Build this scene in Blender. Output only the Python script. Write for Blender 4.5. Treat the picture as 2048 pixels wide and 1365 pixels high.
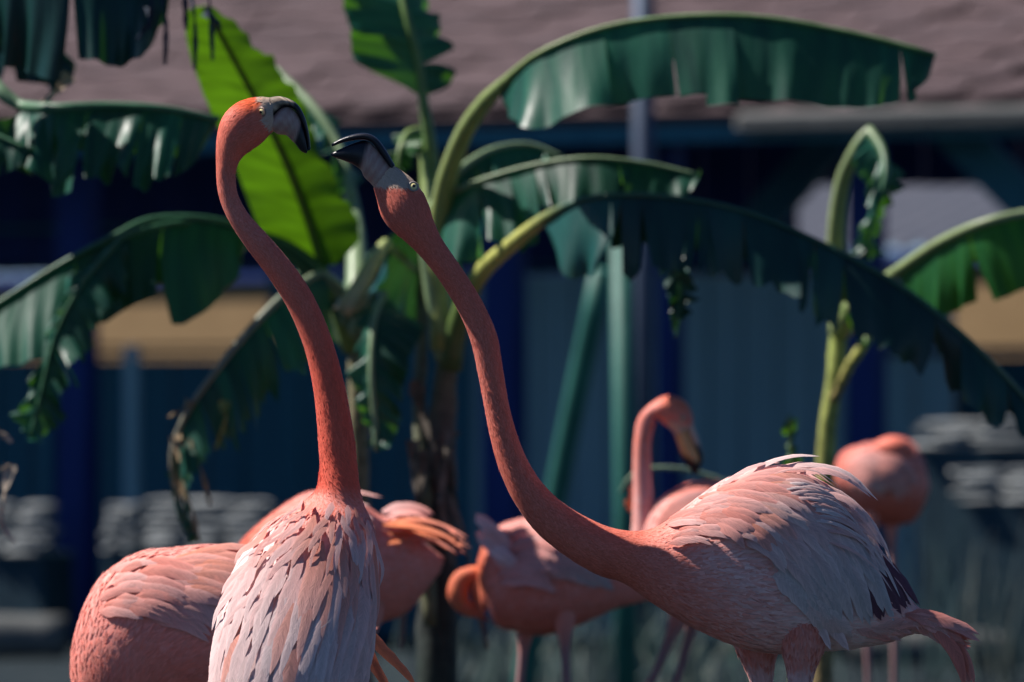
import bpy, math, random
import numpy as np
from mathutils import Vector
from mathutils.bvhtree import BVHTree

random.seed(7); RNG = np.random.default_rng(7)
for o in list(bpy.data.objects): bpy.data.objects.remove(o)
SC = bpy.context.scene
COL = SC.collection

# ------------------------------------------------------------------ camera
F, CX, HY, CAMH = 13000.0, 1024.0, 880.0, 0.9        # pixels of the 2048 wide photograph
cam_d = bpy.data.cameras.new('camera'); cam = bpy.data.objects.new('camera', cam_d); COL.objects.link(cam)
cam.location = (0, 0, CAMH); cam.rotation_euler = (math.radians(90), 0, 0)
cam_d.sensor_width = 36; cam_d.lens = F/2048*36
cam_d.shift_y = (HY-682.5)/2048
cam_d.clip_start = 0.1; cam_d.clip_end = 3000
cam_d.dof.use_dof = True; cam_d.dof.focus_distance = 9.97; cam_d.dof.aperture_fstop = 4.9
SC.camera = cam

# ------------------------------------------------------------------ light
SUN_DIR = Vector((-0.60, 0.14, 0.80)).normalized()   # towards the sun
elev = math.asin(SUN_DIR.z); azim = math.atan2(SUN_DIR.x, SUN_DIR.y)
w = bpy.data.worlds.new('World'); SC.world = w; w.use_nodes = True
nt = w.node_tree; bg = nt.nodes['Background']
sky = nt.nodes.new('ShaderNodeTexSky'); sky.sky_type = 'NISHITA'; sky.sun_disc = False
sky.sun_elevation = elev; sky.sun_rotation = azim
sky.air_density = 0.6; sky.dust_density = 0.0; sky.ozone_density = 9.0
nt.links.new(sky.outputs[0], bg.inputs[0]); bg.inputs[1].default_value = 0.05
sl = bpy.data.lights.new('sun', 'SUN'); sl.energy = 5.0; sl.angle = math.radians(0.5); sl.color = (1.0, 0.92, 0.86)
so = bpy.data.objects.new('sun', sl); COL.objects.link(so)
so.rotation_euler = SUN_DIR.to_track_quat('Z', 'Y').to_euler(); so.location = (-6, 0, 9)
vs = SC.view_settings; vs.view_transform = 'Standard'; vs.look = 'None'; vs.gamma = 1; vs.exposure = 0.85; vs.use_curve_mapping = False

# ------------------------------------------------------------------ helpers
def P(px, py, d): return Vector(((px-CX)/F*d, d, CAMH-(py-HY)/F*d))
def srgb(r, g, b):
    f = lambda c: (c/255/12.92 if c <= 10 else ((c/255+0.055)/1.055)**2.4)
    return (f(r), f(g), f(b))
def tag(o, label=None, cat=None, group=None, kind=None):
    if label: o['label'] = label
    if cat: o['category'] = cat
    if group: o['group'] = group
    if kind: o['kind'] = kind
    return o
def empty(name, loc=(0, 0, 0), rz=0):
    o = bpy.data.objects.new(name, None); COL.objects.link(o); o.location = loc; o.rotation_euler = (0, 0, rz)
    o.empty_display_size = 0.1
    return o
class MB:
    """collects geometry for one mesh"""
    def __init__(s): s.v = []; s.f = []; s.c = []; s.uv = []; s.n = 0
    def add(s, verts, faces, cols=None, uvs=None):
        verts = np.asarray(verts, float); n = len(verts)
        s.v.append(verts); s.f.extend([tuple(i+s.n for i in f) for f in faces])
        if cols is None: cols = np.ones((n, 3))
        cols = np.asarray(cols, float)
        if cols.ndim == 1: cols = np.tile(cols, (n, 1))
        s.c.append(cols)
        s.uv.append(np.zeros((n, 2)) if uvs is None else np.asarray(uvs, float)); s.n += n
    def build(s, name, mat, parent=None, smooth=True, nor=None):
        V = np.concatenate(s.v); me = bpy.data.meshes.new(name)
        me.from_pydata(V.tolist(), [], s.f); 
        C = np.concatenate(s.c); a = me.color_attributes.new('Col', 'FLOAT_COLOR', 'POINT')
        a.data.foreach_set('color', np.concatenate([C, np.ones((len(C), 1))], 1).astype(np.float32).ravel())
        U = np.concatenate(s.uv).astype(np.float32)
        if U.any():
            l = me.uv_layers.new(name='UVMap'); idx = np.empty(len(me.loops), np.int32); me.loops.foreach_get('vertex_index', idx)
            l.data.foreach_set('uv', U[idx].ravel())
        if smooth: me.polygons.foreach_set('use_smooth', [True]*len(me.polygons))
        me.materials.append(mat); me.update()
        if nor is not None: me.normals_split_custom_set_from_vertices(nor)
        o = bpy.data.objects.new(name, me); COL.objects.link(o)
        if parent is not None:
            o.parent = parent
        return o
def unparent_offset(o, root):
    """o was modelled in world space; keep it there under a root that is only translated"""
    o.location = -Vector(root.location)
def cat_rom(X, n, param=None):
    X = np.asarray(X, float); m = len(X)
    if param is None:
        dd = np.linalg.norm(np.diff(X[:, :3], axis=0), axis=1); t = np.concatenate([[0], np.cumsum(np.maximum(dd, 1e-9))]); 
    else: t = np.asarray(param, float)
    T = np.linspace(t[0], t[-1], n); D = np.zeros_like(X)
    D[1:-1] = (X[2:]-X[:-2])/(t[2:]-t[:-2])[:, None]; D[0] = (X[1]-X[0])/(t[1]-t[0]); D[-1] = (X[-1]-X[-2])/(t[-1]-t[-2])
    i = np.clip(np.searchsorted(t, T, side='right')-1, 0, m-2); h = (t[i+1]-t[i])[:, None]; s = ((T-t[i])/(t[i+1]-t[i]))[:, None]
    return (2*s**3-3*s**2+1)*X[i]+(s**3-2*s**2+s)*h*D[i]+(-2*s**3+3*s**2)*X[i+1]+(s**3-s**2)*h*D[i+1]
def nrmz(a): return a/np.maximum(np.linalg.norm(a, axis=-1, keepdims=True), 1e-9)
def grid_faces(N, M, wrap=True, base=0):
    f = []
    for i in range(N-1):
        for j in range(M if wrap else M-1):
            k = (j+1) % M
            f.append((base+i*M+j, base+i*M+k, base+(i+1)*M+k, base+(i+1)*M+j))
    return f
def to_px(p):
    p = np.asarray(p); return np.stack([p[..., 0]/p[..., 1]*F+CX, HY-(p[..., 2]-CAMH)/p[..., 1]*F], -1)
def tube(mb, pts, rad, M=8, col=(1, 1, 1), n=None, caps=True):
    X = np.concatenate([np.asarray(pts, float), np.asarray(rad, float)[:, None]], 1)
    if n: X = cat_rom(X, n)
    c = X[:, :3]; r = X[:, 3]; N = len(c)
    T = nrmz(np.gradient(c, axis=0)); up = np.array([0.12, 0.96, 0.2]); b = nrmz(np.cross(T, up)); a = np.cross(b, T)
    th = np.linspace(0, 2*math.pi, M, endpoint=False)
    V = c[:, None]+r[:, None, None]*(a[:, None]*np.cos(th)[None, :, None]+b[:, None]*np.sin(th)[None, :, None])
    f = grid_faces(N, M)
    if caps: f += [tuple(range(M))[::-1], tuple((N-1)*M+i for i in range(M))]
    col = np.asarray(col, float)
    if col.ndim == 2: 
        cc = np.stack([np.interp(np.linspace(0, 1, N), np.linspace(0, 1, len(col)), col[:, k]) for k in range(3)], 1); col = np.repeat(cc, M, 0)
    uv = np.stack([np.tile(np.linspace(0, 1, M), N), np.repeat(np.linspace(0, 1, N), M)], 1)
    mb.add(V.reshape(-1, 3), f, col, uv)
def box(mb, x0, x1, y0, y1, z0, z1, bev=0.006, col=None):
    """bevelled box"""
    b = min(bev, (x1-x0)*.3, (y1-y0)*.3, (z1-z0)*.3); v = []; f = []
    for zz, ins in ((z0, b), (z0+b, 0), (z1-b, 0), (z1, b)):
        a0, a1, c0, c1 = x0+ins, x1-ins, y0+ins, y1-ins
        v += [(a0+b, c0, zz), (a1-b, c0, zz), (a1, c0+b, zz), (a1, c1-b, zz), (a1-b, c1, zz), (a0+b, c1, zz), (a0, c1-b, zz), (a0, c0+b, zz)]
    for k in range(3):
        for j in range(8): f.append((k*8+j, k*8+(j+1) % 8, k*8+8+(j+1) % 8, k*8+8+j))
    f += [tuple(range(8))[::-1], tuple(range(24, 32))]
    mb.add(v, f, col)

# ------------------------------------------------------------------ materials
def new_mat(name):
    m = bpy.data.materials.new(name); m.use_nodes = True; return m, m.node_tree.nodes, m.node_tree.links, m.node_tree.nodes['Principled BSDF']
def noise_node(N, L, scale, detail=4, rough=.6, coord='Object', vec_scale=None):
    tc = N.new('ShaderNodeTexCoord'); n = N.new('ShaderNodeTexNoise'); n.inputs['Scale'].default_value = scale
    n.inputs['Detail'].default_value = detail; n.inputs['Roughness'].default_value = rough
    if vec_scale:
        mp = N.new('ShaderNodeMapping'); mp.inputs['Scale'].default_value = vec_scale; L.new(tc.outputs[coord], mp.inputs[0]); L.new(mp.outputs[0], n.inputs['Vector'])
    else: L.new(tc.outputs[coord], n.inputs['Vector'])
    return n
def plain(name, c1, c2, scale=6, rough=.7, bump=.3, bscale=40, vec=None, spec=.3, metallic=0, bdist=.01):
    m, N, L, B = new_mat(name); n = noise_node(N, L, scale, 5, .65, 'Object', vec)
    r = N.new('ShaderNodeValToRGB'); r.color_ramp.elements[0].position = .3; r.color_ramp.elements[1].position = .72
    r.color_ramp.elements[0].color = (*c1, 1); r.color_ramp.elements[1].color = (*c2, 1)
    L.new(n.outputs[0], r.inputs[0]); L.new(r.outputs[0], B.inputs['Base Color'])
    B.inputs['Roughness'].default_value = rough; B.inputs['Specular IOR Level'].default_value = spec; B.inputs['Metallic'].default_value = metallic
    if bump:
        n2 = noise_node(N, L, bscale, 4, .6, 'Object', vec); b = N.new('ShaderNodeBump'); b.inputs['Strength'].default_value = bump; b.inputs['Distance'].default_value = bdist
        L.new(n2.outputs[0], b.inputs['Height']); L.new(b.outputs[0], B.inputs['Normal'])
    return m
def feather_mat(name, trans=.25, barb=True, sheen=.05):
    m, N, L, B = new_mat(name)
    at = N.new('ShaderNodeAttribute'); at.attribute_name = 'Col'
    B.inputs['Roughness'].default_value = .62; B.inputs['Specular IOR Level'].default_value = .25
    B.inputs['Sheen Weight'].default_value = sheen; B.inputs['Sheen Roughness'].default_value = .4
    col = at.outputs['Color']
    if barb:
        uv = N.new('ShaderNodeUVMap'); sep = N.new('ShaderNodeSeparateXYZ'); L.new(uv.outputs[0], sep.inputs[0])
        ab = N.new('ShaderNodeMath'); ab.operation = 'ABSOLUTE'; L.new(sep.outputs[0], ab.inputs[0])
        m1 = N.new('ShaderNodeMath'); m1.operation = 'MULTIPLY_ADD'; m1.inputs[1].default_value = -0.13; L.new(ab.outputs[0], m1.inputs[0]); L.new(sep.outputs[1], m1.inputs[2])
        sc = N.new('ShaderNodeMath'); sc.operation = 'MULTIPLY'; sc.inputs[1].default_value = 42; L.new(m1.outputs[0], sc.inputs[0])
        cb = N.new('ShaderNodeCombineXYZ'); L.new(sc.outputs[0], cb.inputs[0]); L.new(sep.outputs[0], cb.inputs[1])
        oi = N.new('ShaderNodeObjectInfo'); L.new(oi.outputs['Random'], cb.inputs[2])
        nz = N.new('ShaderNodeTexNoise'); nz.inputs['Scale'].default_value = 1.0; nz.inputs['Detail'].default_value = 5; nz.inputs['Roughness'].default_value=.75; L.new(cb.outputs[0], nz.inputs['Vector'])
        hs = N.new('ShaderNodeHueSaturation'); L.new(col, hs.inputs['Color'])
        mr = N.new('ShaderNodeMapRange'); mr.inputs[1].default_value = .3; mr.inputs[2].default_value = .7; mr.inputs[3].default_value = .72; mr.inputs[4].default_value = 1.12
        L.new(nz.outputs[0], mr.inputs[0]); L.new(mr.outputs[0], hs.inputs['Value']); col = hs.outputs[0]
        b = N.new('ShaderNodeBump'); b.inputs['Strength'].default_value = .5; b.inputs['Distance'].default_value = .002; L.new(nz.outputs[0], b.inputs['Height']); L.new(b.outputs[0], B.inputs['Normal'])
    else:
        n2 = noise_node(N, L, 160, 4); b = N.new('ShaderNodeBump'); b.inputs['Strength'].default_value = .15; b.inputs['Distance'].default_value = .002; L.new(n2.outputs[0], b.inputs['Height']); L.new(b.outputs[0], B.inputs['Normal'])
    L.new(col, B.inputs['Base Color'])
    tr = N.new('ShaderNodeBsdfTranslucent'); L.new(col, tr.inputs[0]); mx = N.new('ShaderNodeMixShader'); mx.inputs[0].default_value = trans
    L.new(B.outputs[0], mx.inputs[1]); L.new(tr.outputs[0], mx.inputs[2]); L.new(mx.outputs[0], N['Material Output'].inputs[0])
    return m
def leaf_mat(name, c1, c2, ctr, trans=.45, rough=.38):
    m, N, L, B = new_mat(name)
    uv = N.new('ShaderNodeUVMap'); mp = N.new('ShaderNodeMapping'); mp.inputs['Scale'].default_value = (0.8, 26, 1); L.new(uv.outputs[0], mp.inputs[0])
    n = N.new('ShaderNodeTexNoise'); n.inputs['Scale'].default_value = 1; n.inputs['Detail'].default_value = 5; L.new(mp.outputs[0], n.inputs['Vector'])
    r = N.new('ShaderNodeValToRGB'); r.color_ramp.elements[0].position = .3; r.color_ramp.elements[1].position = .75
    r.color_ramp.elements[0].color = (*c1, 1); r.color_ramp.elements[1].color = (*c2, 1); L.new(n.outputs[0], r.inputs[0])
    # dry brown margins with a shape of their own
    at = N.new('ShaderNodeAttribute'); at.attribute_name = 'Col'; mc = N.new('ShaderNodeMix'); mc.data_type = 'RGBA'; mc.blend_type = 'MULTIPLY'; mc.inputs[0].default_value = 1
    L.new(r.outputs[0], mc.inputs[6]); L.new(at.outputs[0], mc.inputs[7])
    L.new(mc.outputs[2], B.inputs['Base Color']); B.inputs['Roughness'].default_value = rough; B.inputs['Specular IOR Level'].default_value = .35
    b = N.new('ShaderNodeBump'); b.inputs['Strength'].default_value = .35; b.inputs['Distance'].default_value = .01; L.new(n.outputs[0], b.inputs['Height']); L.new(b.outputs[0], B.inputs['Normal'])
    tr = N.new('ShaderNodeBsdfTranslucent'); mt = N.new('ShaderNodeMix'); mt.data_type = 'RGBA'; mt.blend_type = 'MULTIPLY'; mt.inputs[0].default_value = 1
    r2 = N.new('ShaderNodeValToRGB'); r2.color_ramp.elements[0].position = .3; r2.color_ramp.elements[1].position = .7; r2.color_ramp.elements[0].color = (*[c*.55 for c in ctr], 1); r2.color_ramp.elements[1].color = (*[c*1.25 for c in ctr], 1); L.new(n.outputs[0], r2.inputs[0]); L.new(r2.outputs[0], mt.inputs[6]); L.new(at.outputs[0], mt.inputs[7]); L.new(mt.outputs[2], tr.inputs[0])
    mx = N.new('ShaderNodeMixShader'); mx.inputs[0].default_value = trans
    L.new(B.outputs[0], mx.inputs[1]); L.new(tr.outputs[0], mx.inputs[2]); L.new(mx.outputs[0], N['Material Output'].inputs[0])
    return m
def vcol_mat(name, rough=.4, spec=.5, bump=.0, bscale=120, var=.25, coat=0):
    m, N, L, B = new_mat(name); at = N.new('ShaderNodeAttribute'); at.attribute_name = 'Col'
    n = noise_node(N, L, 45, 5); hs = N.new('ShaderNodeHueSaturation'); mr = N.new('ShaderNodeMapRange')
    mr.inputs[1].default_value = .3; mr.inputs[2].default_value = .7; mr.inputs[3].default_value = 1-var; mr.inputs[4].default_value = 1+var*.6
    L.new(n.outputs[0], mr.inputs[0]); L.new(mr.outputs[0], hs.inputs['Value']); L.new(at.outputs[0], hs.inputs['Color']); L.new(hs.outputs[0], B.inputs['Base Color'])
    B.inputs['Roughness'].default_value = rough; B.inputs['Specular IOR Level'].default_value = spec; B.inputs['Coat Weight'].default_value = coat
    if bump:
        n2 = noise_node(N, L, bscale, 4); b = N.new('ShaderNodeBump'); b.inputs['Strength'].default_value = bump; b.inputs['Distance'].default_value = .004; L.new(n2.outputs[0], b.inputs['Height']); L.new(b.outputs[0], B.inputs['Normal'])
    return m
M = {}
M['skin'] = feather_mat('flamingo_down', trans=.03, barb=False)
M['fuzz'] = feather_mat('flamingo_contour_feathers', trans=.10, barb=False)
M['vane'] = feather_mat('flamingo_vaned_feathers', trans=.14, barb=True)
M['bill'] = vcol_mat('bill_horn', rough=.34, spec=.45, bump=.15, bscale=300, var=.2)
M['eye'] = vcol_mat('eye', rough=.12, spec=.6, var=.05)
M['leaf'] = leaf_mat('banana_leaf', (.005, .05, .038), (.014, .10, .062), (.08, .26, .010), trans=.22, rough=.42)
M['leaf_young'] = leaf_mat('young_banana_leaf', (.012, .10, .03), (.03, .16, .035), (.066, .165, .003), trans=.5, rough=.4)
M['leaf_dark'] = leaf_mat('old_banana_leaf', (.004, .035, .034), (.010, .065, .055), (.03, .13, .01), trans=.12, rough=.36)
M['rib'] = vcol_mat('banana_midrib', rough=.45, spec=.4, bump=.2, var=.2)
M['stem'] = vcol_mat('banana_pseudostem', rough=.7, spec=.3, bump=.6, bscale=30, var=.45)
M['shingle'] = plain('clay_shingle', (.050, .033, .038), (.078, .052, .057), scale=9, rough=.85, bump=.5, bscale=30)
M['shingle2'] = plain('clay_shingle_dark', (.044, .030, .035), (.070, .047, .053), scale=9, rough=.85, bump=.5, bscale=30)
M['navy'] = plain('navy_shade_timber', (.002, .018, .11), (.005, .03, .16), scale=8, rough=.7, bump=.3, vec=(1, 1, .15))  # bluish cast of the shaded timber put into its base colour
M['teal'] = plain('teal_haze_board', (.20, .34, .37), (.28, .43, .46), scale=7, rough=.75, bump=.35, vec=(1.5, 1.5, .12))  # haze and lifted shade painted in as a pale grey-teal
M['teal_dark'] = plain('dark_teal_shade_board', (.012, .10, .15), (.025, .14, .19), scale=7, rough=.6, bump=.3, vec=(1.5, 1.5, .12))  # teal tint of the shaded boards mixed into their base colour
M['grey_timber'] = plain('weathered_grey_timber', (.07, .08, .08), (.13, .135, .13), scale=6, rough=.85, bump=.5, vec=(.15, 1, 1))
M['steel'] = plain('galvanised_steel', (.04, .06, .10), (.065, .09, .13), scale=5, rough=.55, bump=.1, metallic=.4)
M['green_pipe'] = plain('green_pipe_paint', (.010, .085, .068), (.022, .13, .10), scale=5, rough=.55, bump=.2)
M['ochre'] = plain('ochre_render', (.20, .13, .06), (.26, .175, .085), scale=2, rough=.9, bump=.4, bscale=20)
M['metal_roof'] = plain('grey_sheet_roof', (.05, .06, .085), (.078, .085, .11), scale=3, rough=.6, bump=.2)
M['stone'] = plain('grey_rubble_stone', (.14, .16, .17), (.26, .28, .28), scale=9, rough=.9, bump=.8, bscale=24)
M['slate'] = plain('dark_slate', (.006, .028, .045), (.014, .05, .07), scale=5, rough=.7, bump=.6)  # dark blue-grey of the plinths
M['ground'] = plain('wet_dark_mud', (.008, .016, .022), (.025, .034, .038), spec=.08, scale=1.6, rough=.95, bump=.9, bscale=9, bdist=.05)
M['reed'] = vcol_mat('dry_reed', rough=.7, spec=.25, var=.4)
M['dry'] = vcol_mat('dry_leaf', rough=.8, spec=.2, bump=.5, bscale=60, var=.5)

# ------------------------------------------------------------------ ground
mb = MB(); n = 60
gx = np.sign(np.linspace(-1, 1, n))*np.abs(np.linspace(-1, 1, n))**3*600; gy = np.linspace(-1, 1, n); gy = np.sign(gy)*np.abs(gy)**3*600+15
GX, GY = np.meshgrid(gx, gy); GZ = -0.02*RNG.random(GX.shape)*(np.abs(GX) < 40)
mb.add(np.stack([GX, GY, GZ], -1).reshape(-1, 3), grid_faces(n, n, False))
g = mb.build('ground', M['ground']); tag(g, 'damp dark earth ground', None, None, 'structure'); g['category'] = 'ground'

# ------------------------------------------------------------------ pavilion
ANG = math.radians(24); PD = 28.0; sA, cA = math.sin(ANG), math.cos(ANG)
def L(px, py, off=0.0):
    rx = (px-CX)/F; rz = -(py-HY)/F; t = (off+PD*cA)/(rx*sA+cA)
    x, y, z = rx*t, t, CAMH+rz*t
    return (x*cA-(y-PD)*sA, off, z)
pav = tag(empty('pavilion', (0, PD, 0), -ANG), 'low timber pavilion with mauve shingle roof and dark blue posts behind the banana plants', 'pavilion')
def pbox(name, px0, py0, px1, py1, off, th, mat, z_to_ground=False, parent=pav, **kw):
    a = L(px0, py1, off); b = L(px1, py0, off); mb = MB()
    z0 = 0.0 if z_to_ground else min(a[2], b[2]); box(mb, min(a[0], b[0]), max(a[0], b[0]), off, off+th, z0, max(a[2], b[2]), **kw)
    return mb.build(name, mat, parent, smooth=False)
# roof
EAVE_Y = -0.55; ze = L(700, 226, EAVE_Y)[2]; PIT = math.radians(27); cp, sp = math.cos(PIT), math.sin(PIT)
def roof_pt(x, s, up=0): return (x, EAVE_Y+s*cp-up*sp, ze+s*sp+up*cp)
mb = MB(); RX0, RX1, RS = -7.0, 7.0, 4.2
v = [roof_pt(RX0, -.03, -.02), roof_pt(RX1, -.03, -.02), roof_pt(RX1, RS, -.02), roof_pt(RX0, RS, -.02)]
v2 = [roof_pt(RX0, -.03, -.07), roof_pt(RX1, -.03, -.07), roof_pt(RX1, RS, -.07), roof_pt(RX0, RS, -.07)]
mb.add(v+v2, [(0, 1, 2, 3), (7, 6, 5, 4), (0, 4, 5, 1), (1, 5, 6, 2), (2, 6, 7, 3), (3, 7, 4, 0)])
roof = mb.build('roof', M['shingle2'], pav, smooth=False)
def shingle_mesh(k):
    mb = MB(); nx = 7; W, H_ = .272, .23; rows = []
    xs = np.linspace(-W/2, W/2, nx)
    for s_, up in ((0, .018), (.06, .020), (H_, .004)):
        for x in xs:
            ss = s_+(.045*(2*abs(x)/W)**2.2 if s_ < .1 else 0); rows.append(roof_rel(x, ss, up+.004*math.sin(x*18+k)))
    f = grid_faces(3, nx, False)
    b0 = len(rows)
    for x in xs: rows.append(roof_rel(x, .045*(2*abs(x)/W)**2.2+.004, .0))
    f += [(i, b0+i, b0+i+1, i+1) for i in range(nx-1)]
    mb.add(rows, f); return mb
def roof_rel(x, s, up): return (x, s*cp-up*sp, s*sp+up*cp)
sh_src = []
for k in range(3):
    o = shingle_mesh(k).build('shingle', [M['shingle'], M['shingle2'], M['shingle']][k], roof, smooth=False); sh_src.append(o.data); bpy.data.objects.remove(o)
xL = L(-120, 100, .2)[0]; xR = L(2160, 100, .2)[0]
for r in range(10):
    x = xL+(.14 if r % 2 else 0)
    while x < xR:
        o = bpy.data.objects.new('shingle', random.choice(sh_src)); COL.objects.link(o); o.parent = roof
        o.location = roof_pt(x+random.uniform(-.006, .006), r*.142+random.uniform(-.01, .01), random.uniform(-.004, .008)); o.rotation_euler = (random.uniform(-.03, .03), random.uniform(-.02, .02), random.uniform(-.03, .03)); x += .28
# dark fascia; pale grey strip at right stands in for its sunlit stretch
a = L(-700, 0, EAVE_Y)[0]; b = L(1480, 0, EAVE_Y)[0]; c = L(2700, 0, EAVE_Y)[0]
mb = MB(); box(mb, RX0, RX1, EAVE_Y+.02, EAVE_Y+.05, ze-.155, ze-.03); mb.build('fascia', M['teal_dark'], pav, smooth=False)
mb = MB(); box(mb, b, RX1, EAVE_Y-.07, EAVE_Y+.015, ze-.125, ze-.035, bev=.02); mb.build('lit_fascia_strip', M['grey_timber'], pav, smooth=False)
# posts
for (p0, p1) in ((112, 172), (962, 1030), (1312, 1346), (1692, 1752)):
    pbox('post', p0, 290, p1, 1400, 0, .13, M['navy'], True)
for (p0, p1) in ((-330, -270), (2300, 2360)): pbox('post', p0, 290, p1, 1400, 0, .13, M['navy'], True)
pbox('jamb', 246, 690, 270, 1400, .10, .06, M['teal'], True)
pbox('jamb', 84, 800, 102, 1400, .10, .06, M['teal_dark'], True)
# front beam under the rafters
mb = MB(); z1 = L(700, 292, 0)[2]; box(mb, RX0, RX1, .0+.005, .125, z1, ze+.06); mb.build('beam', M['navy'], pav, smooth=False)
# rafters
for i in range(19):
    x = -6.3+i*.7; mb = MB(); box(mb, x, x+.06, EAVE_Y+.06, 3.1, -.06, .0)
    o = mb.build('rafter', M['navy'], pav, smooth=False)
    me = o.data
    for vv in me.vertices:
        s = (vv.co.y-EAVE_Y)/cp; vv.co.z = ze+s*sp-.075+(vv.co.z)*1.0
# back header: navy boards added to fill the darkness under the roof; braces
zb0, BO = 0, 2.6
hx = np.arange(-420, 1560, 96)
for x in hx: pbox('board', x, 250, x+93, 545+random.uniform(-2, 2), BO+random.uniform(0, .012), .03, M['navy'])
for x in np.arange(1560, 2420, 96): pbox('board', x, 250, x+93, 372, BO+random.uniform(0, .012), .03, M['navy'])
pbox('header_rail', -420, 520, 1560, 550, BO-.06, .05, M['teal_dark'])
pbox('header_rail', -420, 446, 480, 470, BO-.06, .05, M['teal_dark'])
def brace(p, q, w_, off):
    A = np.array(L(*p, off)); B_ = np.array(L(*q, off)); d = nrmz(B_-A); nn = np.array([-d[2], 0, d[0]])*w_/2; e = np.array([0, .08, 0]); mb = MB()
    v = [A-nn, A+nn, B_+nn, B_-nn]; v = v+[x+e for x in v]
    mb.add(v, [(0, 1, 2, 3), (7, 6, 5, 4), (0, 4, 5, 1), (1, 5, 6, 2), (2, 6, 7, 3), (3, 7, 4, 0)]); mb.build('brace', M['teal_dark'], pav, smooth=False)
brace((1880, 240), (2110, 470), .17, .03)
brace((1690, 240), (1500, 460), .17, 2.2)
# window sill / rails and half wall on the left and right
WO = 1.2
for k, (y0, y1) in enumerate(((688, 702), (706, 720))): pbox('sill', -420, y0, 560, y1, WO-.05-k*.03, .06, M['grey_timber'])
pbox('sill', 1750, 690, 2500, 712, WO-.05, .07, M['steel'])
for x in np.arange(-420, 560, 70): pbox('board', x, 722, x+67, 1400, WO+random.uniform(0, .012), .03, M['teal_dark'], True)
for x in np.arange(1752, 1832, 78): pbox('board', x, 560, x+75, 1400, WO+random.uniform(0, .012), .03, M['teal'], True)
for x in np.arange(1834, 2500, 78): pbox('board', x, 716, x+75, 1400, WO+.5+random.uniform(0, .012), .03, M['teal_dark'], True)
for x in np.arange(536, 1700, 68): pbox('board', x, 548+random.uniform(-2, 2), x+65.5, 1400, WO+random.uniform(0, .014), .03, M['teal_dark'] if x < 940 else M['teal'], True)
# ---- pale rubble ledges, logs (things of their own)
def to_world(p): return np.stack([p[..., 0]*cA+p[..., 1]*sA, -p[..., 0]*sA+p[..., 1]*cA+PD, p[..., 2]], -1)
def rock(mb, c, r, seed):
    rg = np.random.default_rng(seed); nu, nv = 9, 6; V = []
    ph = rg.uniform(0, 6, 6)
    for i in range(nv+1):
        t = math.pi*i/nv
        for j in range(nu):
            q = 2*math.pi*j/nu; n_ = np.array([math.sin(t)*math.cos(q), math.sin(t)*math.sin(q), math.cos(t)])
            k = 1+.18*math.sin(3*n_[0]+ph[0])+.15*math.sin(4*n_[1]+ph[1]+2*n_[2])+.1*rg.normal()*math.sin(t)
            n2 = np.sign(n_)*np.abs(n_)**.7
            V.append(np.array(c)+n2*k*np.array(r))
    mb.add(V, grid_faces(nv+1, nu))
def ledge(name, label, px0, px1, py0, py1, off, size, rows, seed, mat=None):
    A = np.array(L(px0, py1, off)); B_ = np.array(L(px1, py0, off)); root = empty(name, tuple(to_world(np.array([(A[0]+B_[0])/2, off, 0]))), -ANG)
    mb = MB(); box(mb, -(B_[0]-A[0])/2, (B_[0]-A[0])/2, .02, .3, 0, A[2]+.02); mb.build('plinth', M['slate'], root, smooth=False)
    rg = random.Random(seed); W = B_[0]-A[0]; hgt = B_[2]-A[2]; nn = max(2, int(W/size)); 
    for r in range(rows):
        for i in range(nn):
            mb = MB(); rock(mb, (-W/2+W*(i+.5)/nn+rg.uniform(-.02, .02), .05+.012*r+rg.uniform(-.01, .02), A[2]+hgt*(r+.5)/rows+rg.uniform(-.006, .006)), (W/nn*rg.uniform(.42, .66), .06, hgt/rows*rg.uniform(.45, .6)), seed*100+r*40+i)
            mb.build('stone', mat or M['stone'], root)
    return tag(root, label, 'stone ledge', 'rubble ledges at the pavilion')
ledge('stone_ledge', 'pale rubble stone ledge running off left of the dark blue post', -260, 82, 1010, 1112, -1.0, .15, 7, 3)
ledge('stone_ledge', 'narrow pale rubble stone ledge just right of the dark blue post', 202, 262, 1010, 1108, -1.0, .07, 7, 4)
ledge('stone_ledge', 'pale rubble stone ledge below the dry tip of the drooping leaf', 282, 530, 1002, 1098, -1.0, .15, 7, 7)
ledge('stone_ledge', 'upper rubble stone ledge beside the drooping banana leaf tip', 1832, 2300, 838, 900, -.75, .2, 5, 5)
ledge('stone_ledge', 'lower rubble stone ledge beyond the flamingo with tucked head', 1900, 2300, 938, 1008, -1.1, .2, 5, 6)
def log_thing(label, px0, px1, py, d, r):
    a = P(px0, py, d); b = P(px1, py, d); root = empty('timber_log', ((a.x+b.x)/2, d, 0))
    mb = MB(); n_ = 10; pts = [(a.x+(b.x-a.x)*i/(n_-1)-root.location.x, random.uniform(-.01, .01), r*.93) for i in range(n_)]
    tube(mb, pts, [r*random.uniform(.94, 1.05) for _ in range(n_)], 12); mb.build('trunk', M['grey_timber'], root)
    return tag(root, label, 'log')
log_thing('grey weathered log lying on the ground left of the dark blue post', -260, 130, 1262, 27.0, .09)
log_thing('grey weathered log lying on the ground below the spread tail feathers', 1700, 2400, 1330, 26.0, .075)
log_thing('grey weathered log lying against the far teal boards', 1780, 2500, 1262, 28.6, .08)
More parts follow.
